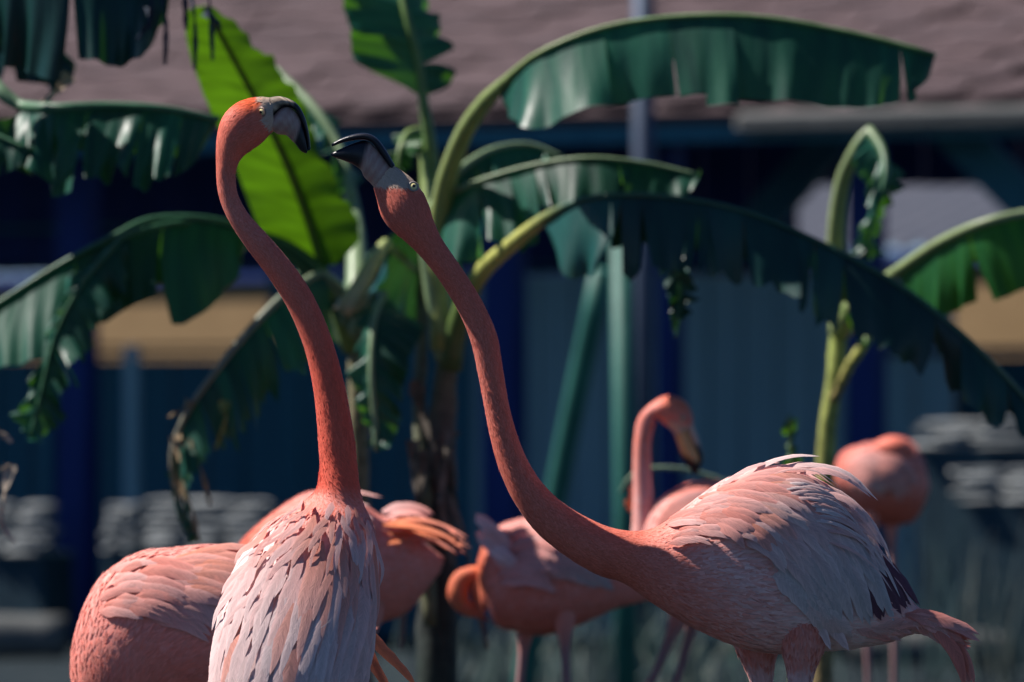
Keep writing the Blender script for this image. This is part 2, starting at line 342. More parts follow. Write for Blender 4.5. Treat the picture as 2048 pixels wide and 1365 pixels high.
# steel pole and green pipes
mb = MB(); d = 25.0; a = P(1287, 880, d)
tube(mb, [(0, 0, 0), (0, 0, 1.4), (0, 0, 3.2)], [.042, .042, .042], 12); root = mb.build('steel_pole', M['steel']); root.location = (a.x, d, 0)
tag(root, 'tall pale blue grey steel pole crossing the shingle roof', 'pole')
mb = MB(); d = 20.0; a = P(1252, 880, d)
tube(mb, [(0, 0, 0), (0, 0, .7), (-.012, 0, 1.5)], [.036, .036, .036], 12); root = mb.build('green_pipe', M['green_pipe']); root.location = (a.x, d, 0); tag(root, 'upright green painted pipe behind the drooping banana leaf', 'pipe')
mb = MB(); A = P(1035, 880+.9*F/20.5, 20.5); B_ = P(1205, 540, 20.2)
tube(mb, [(0, 0, 0), ((B_.x-A.x)*.45, -.13, B_.z*.5), (B_.x-A.x, -.3, B_.z)], [.036]*3, 12, n=10); root = mb.build('green_pipe', M['green_pipe']); root.location = (A.x, 20.5, 0); tag(root, 'slanting green painted pipe leaning beside the curved neck', 'pipe')

# ---- ochre house beyond
hs_ = empty('ochre_house', (0, 41, 0), math.radians(-45)); tag(hs_, 'ochre rendered house with ribbed grey sheet roof seen through the pavilion', 'house')
mb = MB(); box(mb, -9, 9, 0, 6, 0, 2.0); mb.build('wall', M['ochre'], hs_, smooth=False)
mb = MB(); v = []
nR = 90; xs = np.linspace(-9.4, 9.4, nR*4)
for yy, zz in ((-.06, 2.02), (3.0, 3.1)):
    for i, x in enumerate(xs): v.append((x, yy, zz+(.03 if i % 4 in (1, 2) else 0)))
mb.add(v, grid_faces(2, len(xs), False)); mb.build('roof', M['metal_roof'], hs_, smooth=False)
mb = MB(); box(mb, -9.4, 9.4, -.055, -.004, 1.94, 2.015); mb.build('fascia', M['navy'], hs_, smooth=False)  # navy strip below the roof edge stands in for the eave's shade

# ------------------------------------------------------------------ banana plants
def q(px, py, d): return np.array(P(px, py, d))
def banana_leaf(root, pts, sides, mat, pet=None, seed=0, tears=5, prof=(.10, 2.6), rib_r=(.011, .003), rib_cols=((.30, .42, .13), (.22, .36, .13)), pleat=.010, label=None, flip=1.0, nt=80, dry=.0, fray=0.0, rdrop=1.5, gapm=.22, tilt=.55):
    """pts: (px, py, d) along the midrib from blade base to tip; sides: (direction, half width m, droop)"""
    rg = np.random.default_rng(seed); off = np.array(root.location)
    mid = cat_rom(np.array([q(*p) for p in pts]), 200); T = nrmz(np.gradient(mid, axis=0)); mb = MB()
    def at(a, t): 
        x = np.clip(t, 0, 1)*199; i = np.minimum(x.astype(int), 198); f = (x-i)[:, None]; return a[i]*(1-f)+a[i+1]*f
    ph = rg.uniform(0, 6, 4)
    for (dv, W, droop) in sides:
        dv = nrmz(np.array(dv, float)); J = 9
        cuts = np.sort(np.concatenate([[0, 1], rg.uniform(.08, .97, tears)])) if tears else np.array([0., 1.])
        for a, b in zip(cuts[:-1], cuts[1:]):
            if b-a < .004: continue
            m = max(3, int((b-a)*nt)+1); t = np.linspace(a, b, m); c = (a+b)/2
            g = droop+rg.uniform(-.12, .22)*(tears > 0); ws = rg.uniform(.82, 1.06) if tears else 1; tw = rg.uniform(-.25, .25)*(tears > 0)
            gap = rg.uniform(.1*gapm, gapm) if tears else 0; cvar = rg.uniform(.6, 1.45); dvs = nrmz(dv+np.array([rg.normal(0, .12), rg.normal(0, tilt), 0])) if tears else dv
            w_ = W*ws*np.minimum(1, ((t+.004)/prof[0])**.55)*np.clip(1-t**prof[1], .0, 1)**.55
            if fray: w_ = w_*(1-fray*rg.random(m))
            pos = at(mid, t); rows = [pos]; cur = pos.copy()
            for j in range(1, J):
                s = j/(J-1); tt = c+(t-c)*(1-gap*s*s) if tears else t
                base = at(mid, tt); Tt = at(T, tt)
                dj = nrmz((dv*(1-s)+dvs*s)[None]*(1-g*s)+np.array([0, 0, -1.0])[None]*g*s+Tt*(.25*flip*(1-s)+tw*s*.5))
                cur = cur+dj*(w_/(J-1))[:, None]+(base-at(mid, c+(t-c)*(1-gap*((j-1)/(J-1))**2) if tears else t))
                nn = nrmz(np.cross(Tt, dj)); wave = pleat*s*(.35*np.sin(t*83+ph[0]+2*s+2.5*np.sin(t*9+ph[3]))+.8*np.sin(t*29+ph[1]+1.5*np.sin(t*13+ph[0]))+.9*np.sin(t*11+ph[2]))*(.5+s)
                rows.append(cur+nn*wave[:, None])
            R = np.stack(rows, 1); uv = np.stack([np.tile(np.linspace(0, 1, J), (m, 1)), np.tile(t[:, None], (1, J))], -1)
            cc = np.ones((m, J, 3))*(cvar if tears else 1)
            if dry:
                e = np.clip((np.linspace(0, 1, J)[None]-.8)/.2, 0, 1)*(rg.random((m, 1)) < dry)+np.clip((t[:, None]-.93)/.07, 0, 1)
                cc = cc*(1-e[..., None])+np.array([4.5, 1.6, .8])*e[..., None]
            mb.add((R-off).reshape(-1, 3), grid_faces(m, J, False), cc.reshape(-1, 3), uv.reshape(-1, 2))
    o = mb.build('leaf', mat, root)
    if label: o['label'] = label
    mb = MB(); P0 = [mid[i]-off+np.array([0, -.004, .0]) for i in range(0, 200, 11)]; rr = list(rib_r[1]+(rib_r[0]-rib_r[1])*np.exp(-np.linspace(0, rdrop, len(P0))))
    if pet:
        pp = [q(*p)-off for p in pet]; r2 = list(np.linspace(rib_r[0]*2.0, rib_r[0]*1.25, len(pp))); P0 = pp+P0; rr = r2+rr
        n_ = 40
    else: n_ = 24
    tube(mb, P0, rr, 8, col=np.array(rib_cols)*np.array([.55, .6, .55]), n=n_); mb.build('midrib', M['rib'], o)
    return o
def pseudostem(root, pts, radii, cols, name='trunk'):
    off = np.array(root.location); mb = MB(); tube(mb, [q(*p)-off for p in pts], radii, 12, col=np.array(cols), n=30)
    o = mb.build(name, M['stem'], root); rg = np.random.default_rng(abs(int(pts[0][0])))
    for vv in o.data.vertices: vv.co += Vector(rg.normal(0, .0016, 3))
    return o
def plant(d, px, label):
    a = P(px, 880, d); return tag(empty('banana_plant', (a.x, d, 0)), label, 'banana plant', 'banana plants at the enclosure')
def gpy(d): return HY+.9*F/d     # image row of the ground at distance d
def strip(root, pts, w0, col, seed, name='dry_strip', mat=None):
    rg = np.random.default_rng(seed); off = np.array(root.location); c = cat_rom(np.array([q(*p) for p in pts])-off, 16); mb = MB(); T = nrmz(np.gradient(c, axis=0)); V = []
    for i in range(16):
        a = 3.5*i/15+rg.uniform(-.3, .3); s = nrmz(np.cross(T[i], [math.sin(a), math.cos(a), .2])); w_ = w0*(1-.7*i/15)*rg.uniform(.7, 1.2); V += [c[i]-s*w_, c[i]+np.cross(s, T[i])*w_*.5, c[i]+s*w_]
    mb.add(V, grid_faces(16, 3, False), np.array(col)*rg.uniform(.8, 1.2)); return mb.build(name, mat or M['dry'], root)
BROWN = [(.16, .12, .085), (.20, .15, .10), (.20, .20, .10)]; GREENST = [(.035, .06, .03), (.05, .10, .035), (.14, .2, .05)]
YEL = ((.42, .44, .12), (.36, .46, .14), (.30, .42, .16)); PALE = ((.30, .40, .22), (.32, .44, .26)); DG = ((.05, .16, .08), (.06, .2, .1))

# ---- plant A (left trunk of the middle clump)
d = 13.9; A_ = plant(d, 716, 'banana plant with slim brown trunk and big sunlit translucent leaf')
pseudostem(A_, [(722, gpy(d), d), (720, 1100, d), (716, 800, d), (712, 640, d), (690, 590, d)], [.030, .024, .021, .019, .013], BROWN)
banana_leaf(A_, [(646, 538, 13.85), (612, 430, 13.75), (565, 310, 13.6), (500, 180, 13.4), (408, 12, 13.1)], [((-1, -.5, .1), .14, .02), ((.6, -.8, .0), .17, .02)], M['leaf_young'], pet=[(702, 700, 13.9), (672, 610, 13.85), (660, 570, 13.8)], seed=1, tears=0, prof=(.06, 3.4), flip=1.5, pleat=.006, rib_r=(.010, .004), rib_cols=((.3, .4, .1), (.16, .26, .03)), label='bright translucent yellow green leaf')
banana_leaf(A_, [(700, 380, 14.3), (680, 300, 14.35), (630, 220, 14.4), (550, 140, 14.5)], [((-.5, -.7, -.3), .07, .1), ((.3, .8, -.2), .08, .1)], M['leaf'], pet=[(715, 640, 14.0), (712, 480, 14.2), (706, 420, 14.3)], seed=2, tears=1, rib_r=(.014, .009), rib_cols=PALE, label='pale edged leaf behind the sunlit leaf')
banana_leaf(A_, [(520, 470, 13.7), (420, 440, 13.6), (300, 440, 13.55), (225, 475, 13.5), (120, 530, 13.5), (0, 605, 13.5), (-70, 650, 13.5)], [((.05, -.45, -.9), .23, .5), ((0, .8, -.3), .17, .8)], M['leaf'], pet=[(706, 640, 13.85), (640, 545, 13.8), (575, 492, 13.75)], seed=13, tears=7, prof=(.30, 5), pleat=.012, rib_r=(.010, .004), rib_cols=DG)
banana_leaf(A_, [(250, 470, 13.45), (170, 560, 13.4), (115, 660, 13.4), (88, 760, 13.4), (60, 880, 13.4)], [((.8, -.45, -.5), .12, .5), ((-.8, .5, -.3), .09, .5)], M['leaf'], pet=[(690, 640, 13.85), (560, 500, 13.75), (400, 446, 13.6)], seed=15, tears=9, prof=(.12, 2.2), pleat=.014, rib_r=(.006, .003), rib_cols=DG, fray=.2, label='limp leaf hanging down before the dark blue post')
banana_leaf(A_, [(640, 548, 13.6), (570, 590, 13.5), (495, 665, 13.45), (430, 745, 13.4), (375, 825, 13.4), (345, 900, 13.4), (352, 985, 13.4), (388, 1085, 13.4)], [((.6, -.35, -.7), .22, .7), ((-.1, .8, -.5), .10, 1.0)], M['leaf'], pet=[(700, 640, 13.85), (680, 580, 13.75)], seed=22, tears=16, prof=(.10, 1.5), pleat=.010, rib_r=(.011, .004), rib_cols=((.25, .36, .2), (.30, .32, .25), (.3, .22, .15)), dry=.25, fray=.3, label='tattered leaf drooping to a dry brown tip')
for k, (x, y, x2, y2) in enumerate(((380, 800, 338, 835), (350, 870, 352, 1000), (352, 960, 398, 1085), (370, 880, 420, 1010), (450, 800, 430, 900))): strip(A_, [(x, y, 13.38), ((x+x2)/2+8, (y+y2)/2, 13.36), (x2, y2, 13.38)], .012, (.30, .22, .13) if k < 4 else (.2, .2, .06), 40+k)
banana_leaf(A_, [(768, 590, 13.6), (748, 640, 13.45), (742, 740, 13.4), (748, 830, 13.4), (752, 905, 13.4)], [((1, -.3, -.2), .11, .4), ((-.7, .4, -.3), .06, .5)], M['leaf'], pet=[(712, 660, 13.85), (735, 600, 13.7)], seed=31, tears=4, prof=(.1, 2.2), pleat=.014, rib_r=(.010, .004), rib_cols=PALE, label='short leaf hanging straight down beside the trunk')
strip(A_, [(690, 628, 13.7), (735, 555, 13.7), (772, 488, 13.65)], .001, (.2, .3, .1), 3)
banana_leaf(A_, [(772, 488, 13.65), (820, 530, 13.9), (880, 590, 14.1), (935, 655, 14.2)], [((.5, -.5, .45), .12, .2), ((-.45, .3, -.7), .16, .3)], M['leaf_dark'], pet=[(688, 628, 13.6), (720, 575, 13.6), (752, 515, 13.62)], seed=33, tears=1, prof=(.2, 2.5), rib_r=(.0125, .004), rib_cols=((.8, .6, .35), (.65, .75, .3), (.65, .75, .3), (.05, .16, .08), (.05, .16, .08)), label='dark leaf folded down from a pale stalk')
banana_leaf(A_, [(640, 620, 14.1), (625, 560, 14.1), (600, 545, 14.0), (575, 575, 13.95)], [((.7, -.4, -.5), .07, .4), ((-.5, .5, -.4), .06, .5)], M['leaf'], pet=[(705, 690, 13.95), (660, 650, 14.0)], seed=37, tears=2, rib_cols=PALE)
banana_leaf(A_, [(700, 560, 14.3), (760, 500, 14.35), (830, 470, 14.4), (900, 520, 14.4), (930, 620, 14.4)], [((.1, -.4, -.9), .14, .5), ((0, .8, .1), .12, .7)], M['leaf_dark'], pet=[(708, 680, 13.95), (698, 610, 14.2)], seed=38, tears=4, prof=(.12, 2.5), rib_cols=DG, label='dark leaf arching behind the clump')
# ---- plant B (thick dark trunk)
d = 13.6; B_p = plant(d, 880, 'banana plant with thick dark green trunk and long arching leaves')
pseudostem(B_p, [(872, gpy(d), d), (874, 1200, d), (878, 1000, d), (880, 900, d), (886, 800, d), (905, 690, d), (912, 660, d)], [.048, .042, .038, .034, .028, .018, .012], [(.012, .03, .02), (.015, .035, .02), (.02, .03, .025), (.045, .04, .035), (.09, .07, .06), (.14, .14, .07)])
pseudostem(B_p, [(860, 1250, 13.5), (846, 1000, 13.55), (838, 850, 13.6), (842, 720, 13.65), (846, 560, 13.8), (858, 400, 13.9)], [.016, .015, .013, .012, .013, .012], [(.12, .12, .06), (.10, .11, .06), (.14, .14, .10), (.2, .22, .08)], name='stalk')
for k, (x, y, x2, y2) in enumerate(((830, 760, 905, 1130), (880, 900, 975, 1300), (850, 900, 800, 1300), (905, 860, 880, 1010), (870, 940, 930, 1080), (826, 880, 838, 1180))): strip(B_p, [(x, y, 13.5), ((x+x2)/2, (y+y2)/2-20, 13.48), (x2, y2, 13.45)], .016, (.13, .11, .09), 60+k)
banana_leaf(B_p, [(846, 196, 13.8), (836, 120, 13.8), (815, 40, 13.8), (790, -60, 13.85), (760, -190, 13.9), (730, -310, 14)], [((-1, -.1, .15), .155, .05), ((.8, .5, .1), .085, .1)], M['leaf'], pet=[(886, 700, 13.65), (872, 400, 13.8), (856, 260, 13.8)], seed=45, tears=3, prof=(.05, 3), pleat=.012, rib_r=(.011, .005), rib_cols=((.26, .36, .12), (.2, .32, .1), (.12, .22, .04)), flip=1.0)
banana_leaf(B_p, [(998, 176, 13.3), (1080, 106, 13.2), (1240, 48, 13.15), (1480, 32, 13.1), (1700, 66, 13.1), (1872, 110, 13.1)], [((.05, -.35, -.9), .185, .3), ((0, .8, .1), .14, .9)], M['leaf'], pet=[(886, 700, 13.6), (876, 540, 13.6), (884, 400, 13.55), (922, 280, 13.45), (965, 210, 13.35)], seed=52, tears=8, gapm=.0, tilt=.10, rdrop=14, prof=(.13, 9), pleat=.010, rib_r=(.0135, .005), rib_cols=((.40, .44, .14), (.40, .47, .16), (.22, .36, .14), (.16, .32, .12)), flip=.2, label='long dark leaf held out level with its near half hanging')
banana_leaf(B_p, [(868, 405, 13.6), (960, 362, 13.5), (1070, 330, 13.45), (1180, 316, 13.4), (1300, 328, 13.4), (1400, 352, 13.4)], [((.1, -.5, -.85), .19, .4), ((0, .8, -.1), .12, .9)], M['leaf'], pet=[(888, 720, 13.6), (860, 560, 13.6), (850, 460, 13.6)], seed=57, tears=5, rdrop=6, prof=(.08, 3.0), pleat=.016, rib_r=(.010, .004), rib_cols=PALE, flip=.3)
banana_leaf(B_p, [(905, 350, 13.9), (980, 302, 13.95), (1060, 290, 14), (1130, 318, 14.0)], [((.1, -.4, -.85), .09, .5), ((0, .8, -.1), .08, .8)], M['leaf'], pet=[(895, 700, 13.65), (868, 460, 13.8)], seed=58, tears=3, prof=(.2, 2.5), rib_cols=PALE)
banana_leaf(B_p, [(1086, 440, 13.3), (1170, 398, 13.2), (1310, 392, 13.15), (1480, 420, 13.1), (1640, 485, 13.1), (1800, 572, 13.05), (1940, 682, 13.0), (2045, 790, 13.0), (2100, 870, 13.0)], [((-.05, -.4, -.9), .19, .55), ((0, .8, -.2), .15, .9)], M['leaf_dark'], pet=[(900, 740, 13.6), (912, 660, 13.58), (955, 556, 13.5), (1020, 492, 13.4)], seed=66, tears=17, gapm=.45, tilt=.7, rdrop=14, prof=(.06, 5), fray=.18, pleat=.014, rib_r=(.013, .005), rib_cols=((.10, .16, .06), (.16, .24, .06), (.75, .72, .2), (.75, .72, .2), (.04, .13, .09), (.04, .14, .09), (.04, .14, .1), (.04, .14, .1), (.04, .14, .1), (.05, .16, .1), (.05, .16, .1), (.22, .3, .2), (.05, .16, .1)), flip=.2, dry=.08, label='very long dark tattered leaf arching down to its tip')
banana_leaf(B_p, [(1330, 420, 13.4), (1350, 500, 13.3), (1362, 600, 13.3), (1352, 675, 13.3)], [((.9, -.4, -.2), .045, .4), ((-.9, .2, -.2), .05, .4)], M['leaf_dark'], pet=None, seed=68, tears=3, rib_r=(.004, .002), rib_cols=DG)
banana_leaf(B_p, [(840, 262, 13.9), (815, 268, 13.85), (800, 300, 13.8), (795, 345, 13.8)], [((.7, -.4, -.3), .05, .3), ((-.4, .5, -.3), .03, .4)], M['leaf_young'], pet=[(868, 600, 13.75), (858, 420, 13.85), (850, 300, 13.9)], seed=70, tears=0, rib_cols=YEL, label='small curled yellowish leaf')
# ---- plant C (right)
d = 14.6; C_ = plant(d, 1660, 'slender banana plant with yellowish stem beyond the raised wing feathers')
pseudostem(C_, [(1640, gpy(d), d), (1650, 1000, d), (1655, 860, d), (1672, 740, d), (1678, 640, d)], [.028, .022, .020, .019, .019], [(.14, .10, .06), (.20, .15, .07), (.26, .20, .08), (.30, .32, .08), (.34, .42, .10)])
pseudostem(C_, [(1668, 800, 14.55), (1700, 730, 14.5), (1732, 680, 14.5), (1720, 640, 14.5)], [.011, .011, .012, .010], [(.26, .2, .08), (.34, .34, .08), (.38, .44, .08)], name='stalk')
banana_leaf(C_, [(1738, 262, 14.4), (1765, 300, 14.35), (1770, 360, 14.3), (1745, 440, 14.3), (1735, 520, 14.3)], [((-.8, -.5, -.4), .085, .4), ((.5, .6, -.6), .06, .5)], M['leaf'], pet=[(1678, 640, 14.6), (1672, 480, 14.5), (1684, 370, 14.45), (1712, 300, 14.4)], seed=75, tears=3, prof=(.15, 2.2), pleat=.014, rib_r=(.012, .003), rib_cols=((.40, .46, .16), (.42, .48, .2), (.36, .44, .2), (.06, .2, .1), (.06, .2, .1)), label='folded leaf hanging from a tall pale stalk')
banana_leaf(C_, [(1792, 545, 14.2), (1880, 486, 14.1), (1970, 446, 14.0), (2070, 425, 14.0), (2240, 420, 14)], [((.1, -.35, -.9), .175, .25), ((0, .8, -.1), .13, .7)], M['leaf_young'], pet=[(1680, 660, 14.6), (1720, 600, 14.4), (1760, 570, 14.3)], seed=78, tears=1, prof=(.12, 4), pleat=.01, rib_r=(.014, .008), rib_cols=((.4, .46, .14), (.38, .46, .2), (.34, .42, .26)), flip=.2, label='fresh green leaf with pale thick midrib')
banana_leaf(C_, [(1690, 640, 14.55), (1700, 610, 14.5), (1720, 640, 14.45), (1735, 690, 14.4)], [((-.8, -.3, -.2), .04, .3), ((.7, .4, -.2), .04, .3)], M['leaf_young'], seed=79, tears=1, rib_r=(.006, .003), rib_cols=YEL)
# ---- plant D (left, trunk beyond the frame)
d = 13.2; D_ = plant(d, -330, 'large banana plant with ribbed dark leaves reaching in past the roof')
pseudostem(D_, [(-340, gpy(d), d), (-335, 900, d), (-330, 500, d), (-310, 200, d)], [.07, .06, .055, .04], GREENST)
banana_leaf(D_, [(40, 212, 13.1), (110, 216, 13.0), (220, 212, 13.0), (330, 218, 13.0), (440, 240, 13.05)], [((-.12, -.45, -.88), .19, .3), ((0, .8, -.1), .15, .8)], M['leaf'], pet=[(-310, 260, 13.2), (-150, 130, 13.2), (-40, 150, 13.15), (15, 195, 13.1)], seed=84, tears=9, prof=(.02, 6), pleat=.022, rib_r=(.012, .005), rib_cols=((.2, .32, .14), (.26, .38, .24), (.08, .24, .14), (.06, .22, .12)), flip=-.3, label='ribbed dark leaf split into many hanging fingers')
banana_leaf(D_, [(-300, 240, 13.2), (-180, 225, 13.1), (-60, 250, 13.0), (60, 300, 12.95)], [((-.1, -.5, -.85), .15, .3), ((0, .8, -.1), .12, .8)], M['leaf'], seed=85, tears=4, rib_cols=DG)
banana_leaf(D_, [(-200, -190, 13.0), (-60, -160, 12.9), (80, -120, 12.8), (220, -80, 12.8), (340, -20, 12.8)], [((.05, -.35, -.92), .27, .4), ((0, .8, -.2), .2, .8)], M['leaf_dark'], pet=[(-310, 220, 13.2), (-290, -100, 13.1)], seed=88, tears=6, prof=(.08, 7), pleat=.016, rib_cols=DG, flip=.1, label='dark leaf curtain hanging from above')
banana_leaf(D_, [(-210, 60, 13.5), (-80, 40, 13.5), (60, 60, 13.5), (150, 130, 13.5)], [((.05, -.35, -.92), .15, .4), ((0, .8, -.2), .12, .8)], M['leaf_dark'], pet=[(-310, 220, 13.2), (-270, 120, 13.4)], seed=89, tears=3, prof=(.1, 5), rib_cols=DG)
for k, (x, y, x2, y2) in enumerate(((285, -60, 300, 60), (312, -60, 330, 130), (345, -80, 372, 60), (368, -60, 390, 140), (395, -80, 425, 120), (405, 20, 440, 60), (300, 10, 275, 80))): strip(D_, [(x, y, 12.75), ((x+x2)/2+10, (y+y2)/2, 12.7), (x2, y2, 12.72)], .013, (.02, .035, .06), 90+k)
strip(D_, [(140, 150, 13.1), (110, 185, 13.1), (78, 215, 13.05)], .014, (.42, .34, .24), 97)
strip(D_, [(-40, 840, 12.9), (0, 865, 12.9), (24, 885, 12.9)], .012, (.45, .36, .26), 98); strip(D_, [(20, 930, 12.9), (6, 1000, 12.9), (4, 1050, 12.9), (30, 1085, 12.9)], .013, (.45, .38, .3), 99)
strip(D_, [(-330, 560, 13.1), (-120, 640, 13.0), (-40, 840, 12.9), (-30, 950, 12.9), (20, 930, 12.9)], .010, (.4, .32, .22), 100)
# ---- reeds
def reed_clump(name, label, px, d, blades, seed, cols, h, spread):
    rg = np.random.default_rng(seed); a = P(px, 880, d); mb = MB()
    for k in range(blades):
        x, y = rg.normal(0, spread), rg.normal(0, spread*.6); hh = h*rg.uniform(.6, 1.1); lx, ly = rg.normal(0, .10, 2)
        c = cat_rom(np.array([[x, y, 0], [x+lx*.3, y+ly*.3, hh*.5], [x+lx, y+ly, hh]]), 6); s = np.array([math.cos(k), math.sin(k), 0])*.005; V = []
        for i in range(6): V += [c[i]-s*(1-.8*i/5), c[i]+s*(1-.8*i/5)]
        mb.add(V, grid_faces(6, 2, False), np.array(cols[k % len(cols)])*rg.uniform(.7, 1.3))
    o = mb.build(name, M['reed']); o.location = (a.x, d, 0); return tag(o, label, 'reeds', None, 'stuff')
reed_clump('reeds', 'dry pale reeds standing before the far boards on the right', 1990, 24.0, 150, 5, [(.10, .12, .10), (.05, .09, .09), (.03, .07, .07)], .60, .36)
reed_clump('reeds', 'dry pale reeds standing beneath the feeding flamingos', 1300, 22.0, 240, 6, [(.20, .24, .20), (.12, .18, .16), (.05, .12, .10)], .40, .24)
reed_clump('reeds', 'dry pale reeds behind the trunk of the banana clump', 1010, 21.0, 160, 8, [(.16, .2, .17), (.08, .13, .12)], .38, .16)
sh = tag(empty('green_shoot', (P(1582, 880, 13.8).x, 13.8, 0)), 'short green shoot rising behind the humped pink back', 'plant')
banana_leaf(sh, [(1584, 1000, 13.8), (1584, 930, 13.8), (1580, 880, 13.78), (1578, 832, 13.75)], [((.8, -.4, .1), .018, .1), ((-.7, .4, .1), .014, .1)], M['leaf_young'], pet=[(1590, gpy(13.8), 13.8), (1586, 1200, 13.8)], seed=110, tears=0, rib_r=(.006, .003), rib_cols=YEL)
rd = tag(empty('bent_reed', (P(1500, 880, 14.2).x, 14.2, 0)), 'thin pale green reed bowed behind the down-turned bill', 'reed')
mb = MB(); off = np.array(rd.location); tube(mb, [q(*p)-off for p in ((1505, gpy(14.2), 14.2), (1500, 1150, 14.2), (1470, 985, 14.2), (1400, 948, 14.15), (1330, 936, 14.1), (1270, 945, 14.1), (1240, 985, 14.1))], [.006, .006, .006, .0055, .005, .005, .003], 6, col=(.24, .34, .22), n=40); mb.build('stalk', M['reed'], rd)


# ------------------------------------------------------------------ flamingos
CAM = Vector((0, 0, CAMH))
def stations(specs, d):
    """specs: ('t', tx, ty, bx, by, hw) = top and bottom of the section in the photograph, or ('c', cx, cy, r) = centre and radius; all in the plane at distance d"""
    n = len(specs); ctr = []
    for s in specs: ctr.append(((s[1]+s[3])/2, (s[2]+s[4])/2) if s[0] == 't' else (s[1], s[2]))
    ctr = np.array(ctr, float); tan = nrmz(np.gradient(ctr, axis=0)); out = []; k = d/F
    for i, s in enumerate(specs):
        c = q(*ctr[i], d)
        if s[0] == 't': a = np.array([(s[1]-s[3])/2*k, 0, -(s[2]-s[4])/2*k]); hw = s[5]
        else:
            r = s[3]; nx, ny = tan[i, 1], -tan[i, 0]; a = np.array([nx*r*k, 0, -ny*r*k]); hw = s[4] if len(s) > 4 else r
            if out and np.dot(a, out[-1][3:6]) < 0: a = -a
        out.append(np.concatenate([c, a, [0, -hw*k, 0]]))
    return np.array(out)
def loft_grid(S, N, Mr):
    R = cat_rom(S, N); th = np.linspace(0, 2*math.pi, Mr, endpoint=False)
    G = R[:, None, 0:3]+np.cos(th)[None, :, None]*R[:, None, 3:6]+np.sin(th)[None, :, None]*R[:, None, 6:9]
    return G
def grid_frames(G):
    T = nrmz(np.gradient(G, axis=0)); V = np.roll(G, -1, 1)-np.roll(G, 1, 1); Nn = nrmz(np.cross(V, T)); c = G.mean(1, keepdims=True)
    s = np.sign((Nn*(G-c)).sum(-1, keepdims=True).mean()); return T, Nn*(s if s != 0 else 1)
def add_loft(mb, G, cols):
    N, Mr = G.shape[:2]; mb.add(G.reshape(-1, 3), grid_faces(N, Mr)+[tuple(range(Mr)), tuple((N-1)*Mr+i for i in range(Mr))[::-1]], cols.reshape(-1, 3))
def contour(mb, G, colf, n, size, rg, density=None, lift=(.05, .2), mask=None, soft=.75, var=.10):
    """small overlapping feathers laid along the loft, head to tail. size(u)->(length,width)"""
    N, Mr = G.shape[:2]; T, Nn = grid_frames(G)
    area = np.linalg.norm(np.gradient(G, axis=0), axis=-1)*np.linalg.norm((np.roll(G, -1, 1)-np.roll(G, 1, 1))/2, axis=-1)
    u = np.linspace(0, 1, N); L_, W_ = size(u); wgt = area/(L_*W_)[:, None]
    if density is not None: wgt = wgt*density(u)[:, None]
    p = (wgt/wgt.sum()).ravel(); idx = rg.choice(N*Mr, n, p=p); i = idx//Mr; j = idx % Mr
    fi = rg.random(n)[:, None]; fj = rg.random(n)[:, None]; i2 = np.minimum(i+1, N-1); j2 = (j+1) % Mr
    def bl(A): return (A[i, j]*(1-fi)+A[i2, j]*fi)*(1-fj)+(A[i, j2]*(1-fi)+A[i2, j2]*fi)*fj
    p0 = bl(G); t = nrmz(bl(T)); nn = nrmz(bl(Nn)); uu = u[i]+fi[:, 0]/N
    s = nrmz(np.cross(nn, t)); t = nrmz(t+s*rg.normal(0, .22, (n, 1))); s = nrmz(np.cross(nn, t))
    if mask is not None:
        kp = rg.random(n) < mask(to_px(p0)); p0, t, nn, s, uu = p0[kp], t[kp], nn[kp], s[kp], uu[kp]; n = len(p0)
    Ln = (np.interp(uu, u, L_)*rg.uniform(.7, 1.35, n))[:, None]; Wn = (np.interp(uu, u, W_)*rg.uniform(.7, 1.3, n))[:, None]; lf = rg.uniform(*lift, n)[:, None]
    a = p0-nn*Ln*.06; m = p0+t*Ln*.5+nn*Ln*(.04+lf*.35); e = p0+t*Ln+nn*Ln*lf*.8
    V = np.stack([a-s*Wn*.3, a+s*Wn*.3, m-s*Wn*.5, m+nn*Wn*.12, m+s*Wn*.5, e], 1)
    C = colf(to_px(p0), uu, rg)*rg.uniform(1-var, 1+var, (n, 1)); C = np.clip(C, 0, .95)
    cc = np.repeat(C[:, None], 6, 1); cc[:, :2] *= .92; cc[:, 5] = np.clip(cc[:, 5]*1.08+.01, 0, .97)
    base = np.arange(n)*6; f = np.concatenate([np.stack([base, base+3, base+2], 1), np.stack([base, base+1, base+3], 1), np.stack([base+1, base+4, base+3], 1), np.stack([base+2, base+3, base+5], 1), np.stack([base+3, base+4, base+5], 1)])[:, ::-1]
    mb.add(V.reshape(-1, 3), f.tolist(), cc.reshape(-1, 3))
    fn = nrmz(np.cross(s, e-a)); fn = fn*np.sign((fn*nn).sum(-1, keepdims=True)); nv = nrmz(nn[:, None]*soft+fn[:, None]*(1-soft)+s[:, None]*np.array([-.3, .3, -.3, 0, .3, 0])[None, :, None]*(1-soft))
    mb.nv = getattr(mb, 'nv', [])+[nv.reshape(-1, 3)]
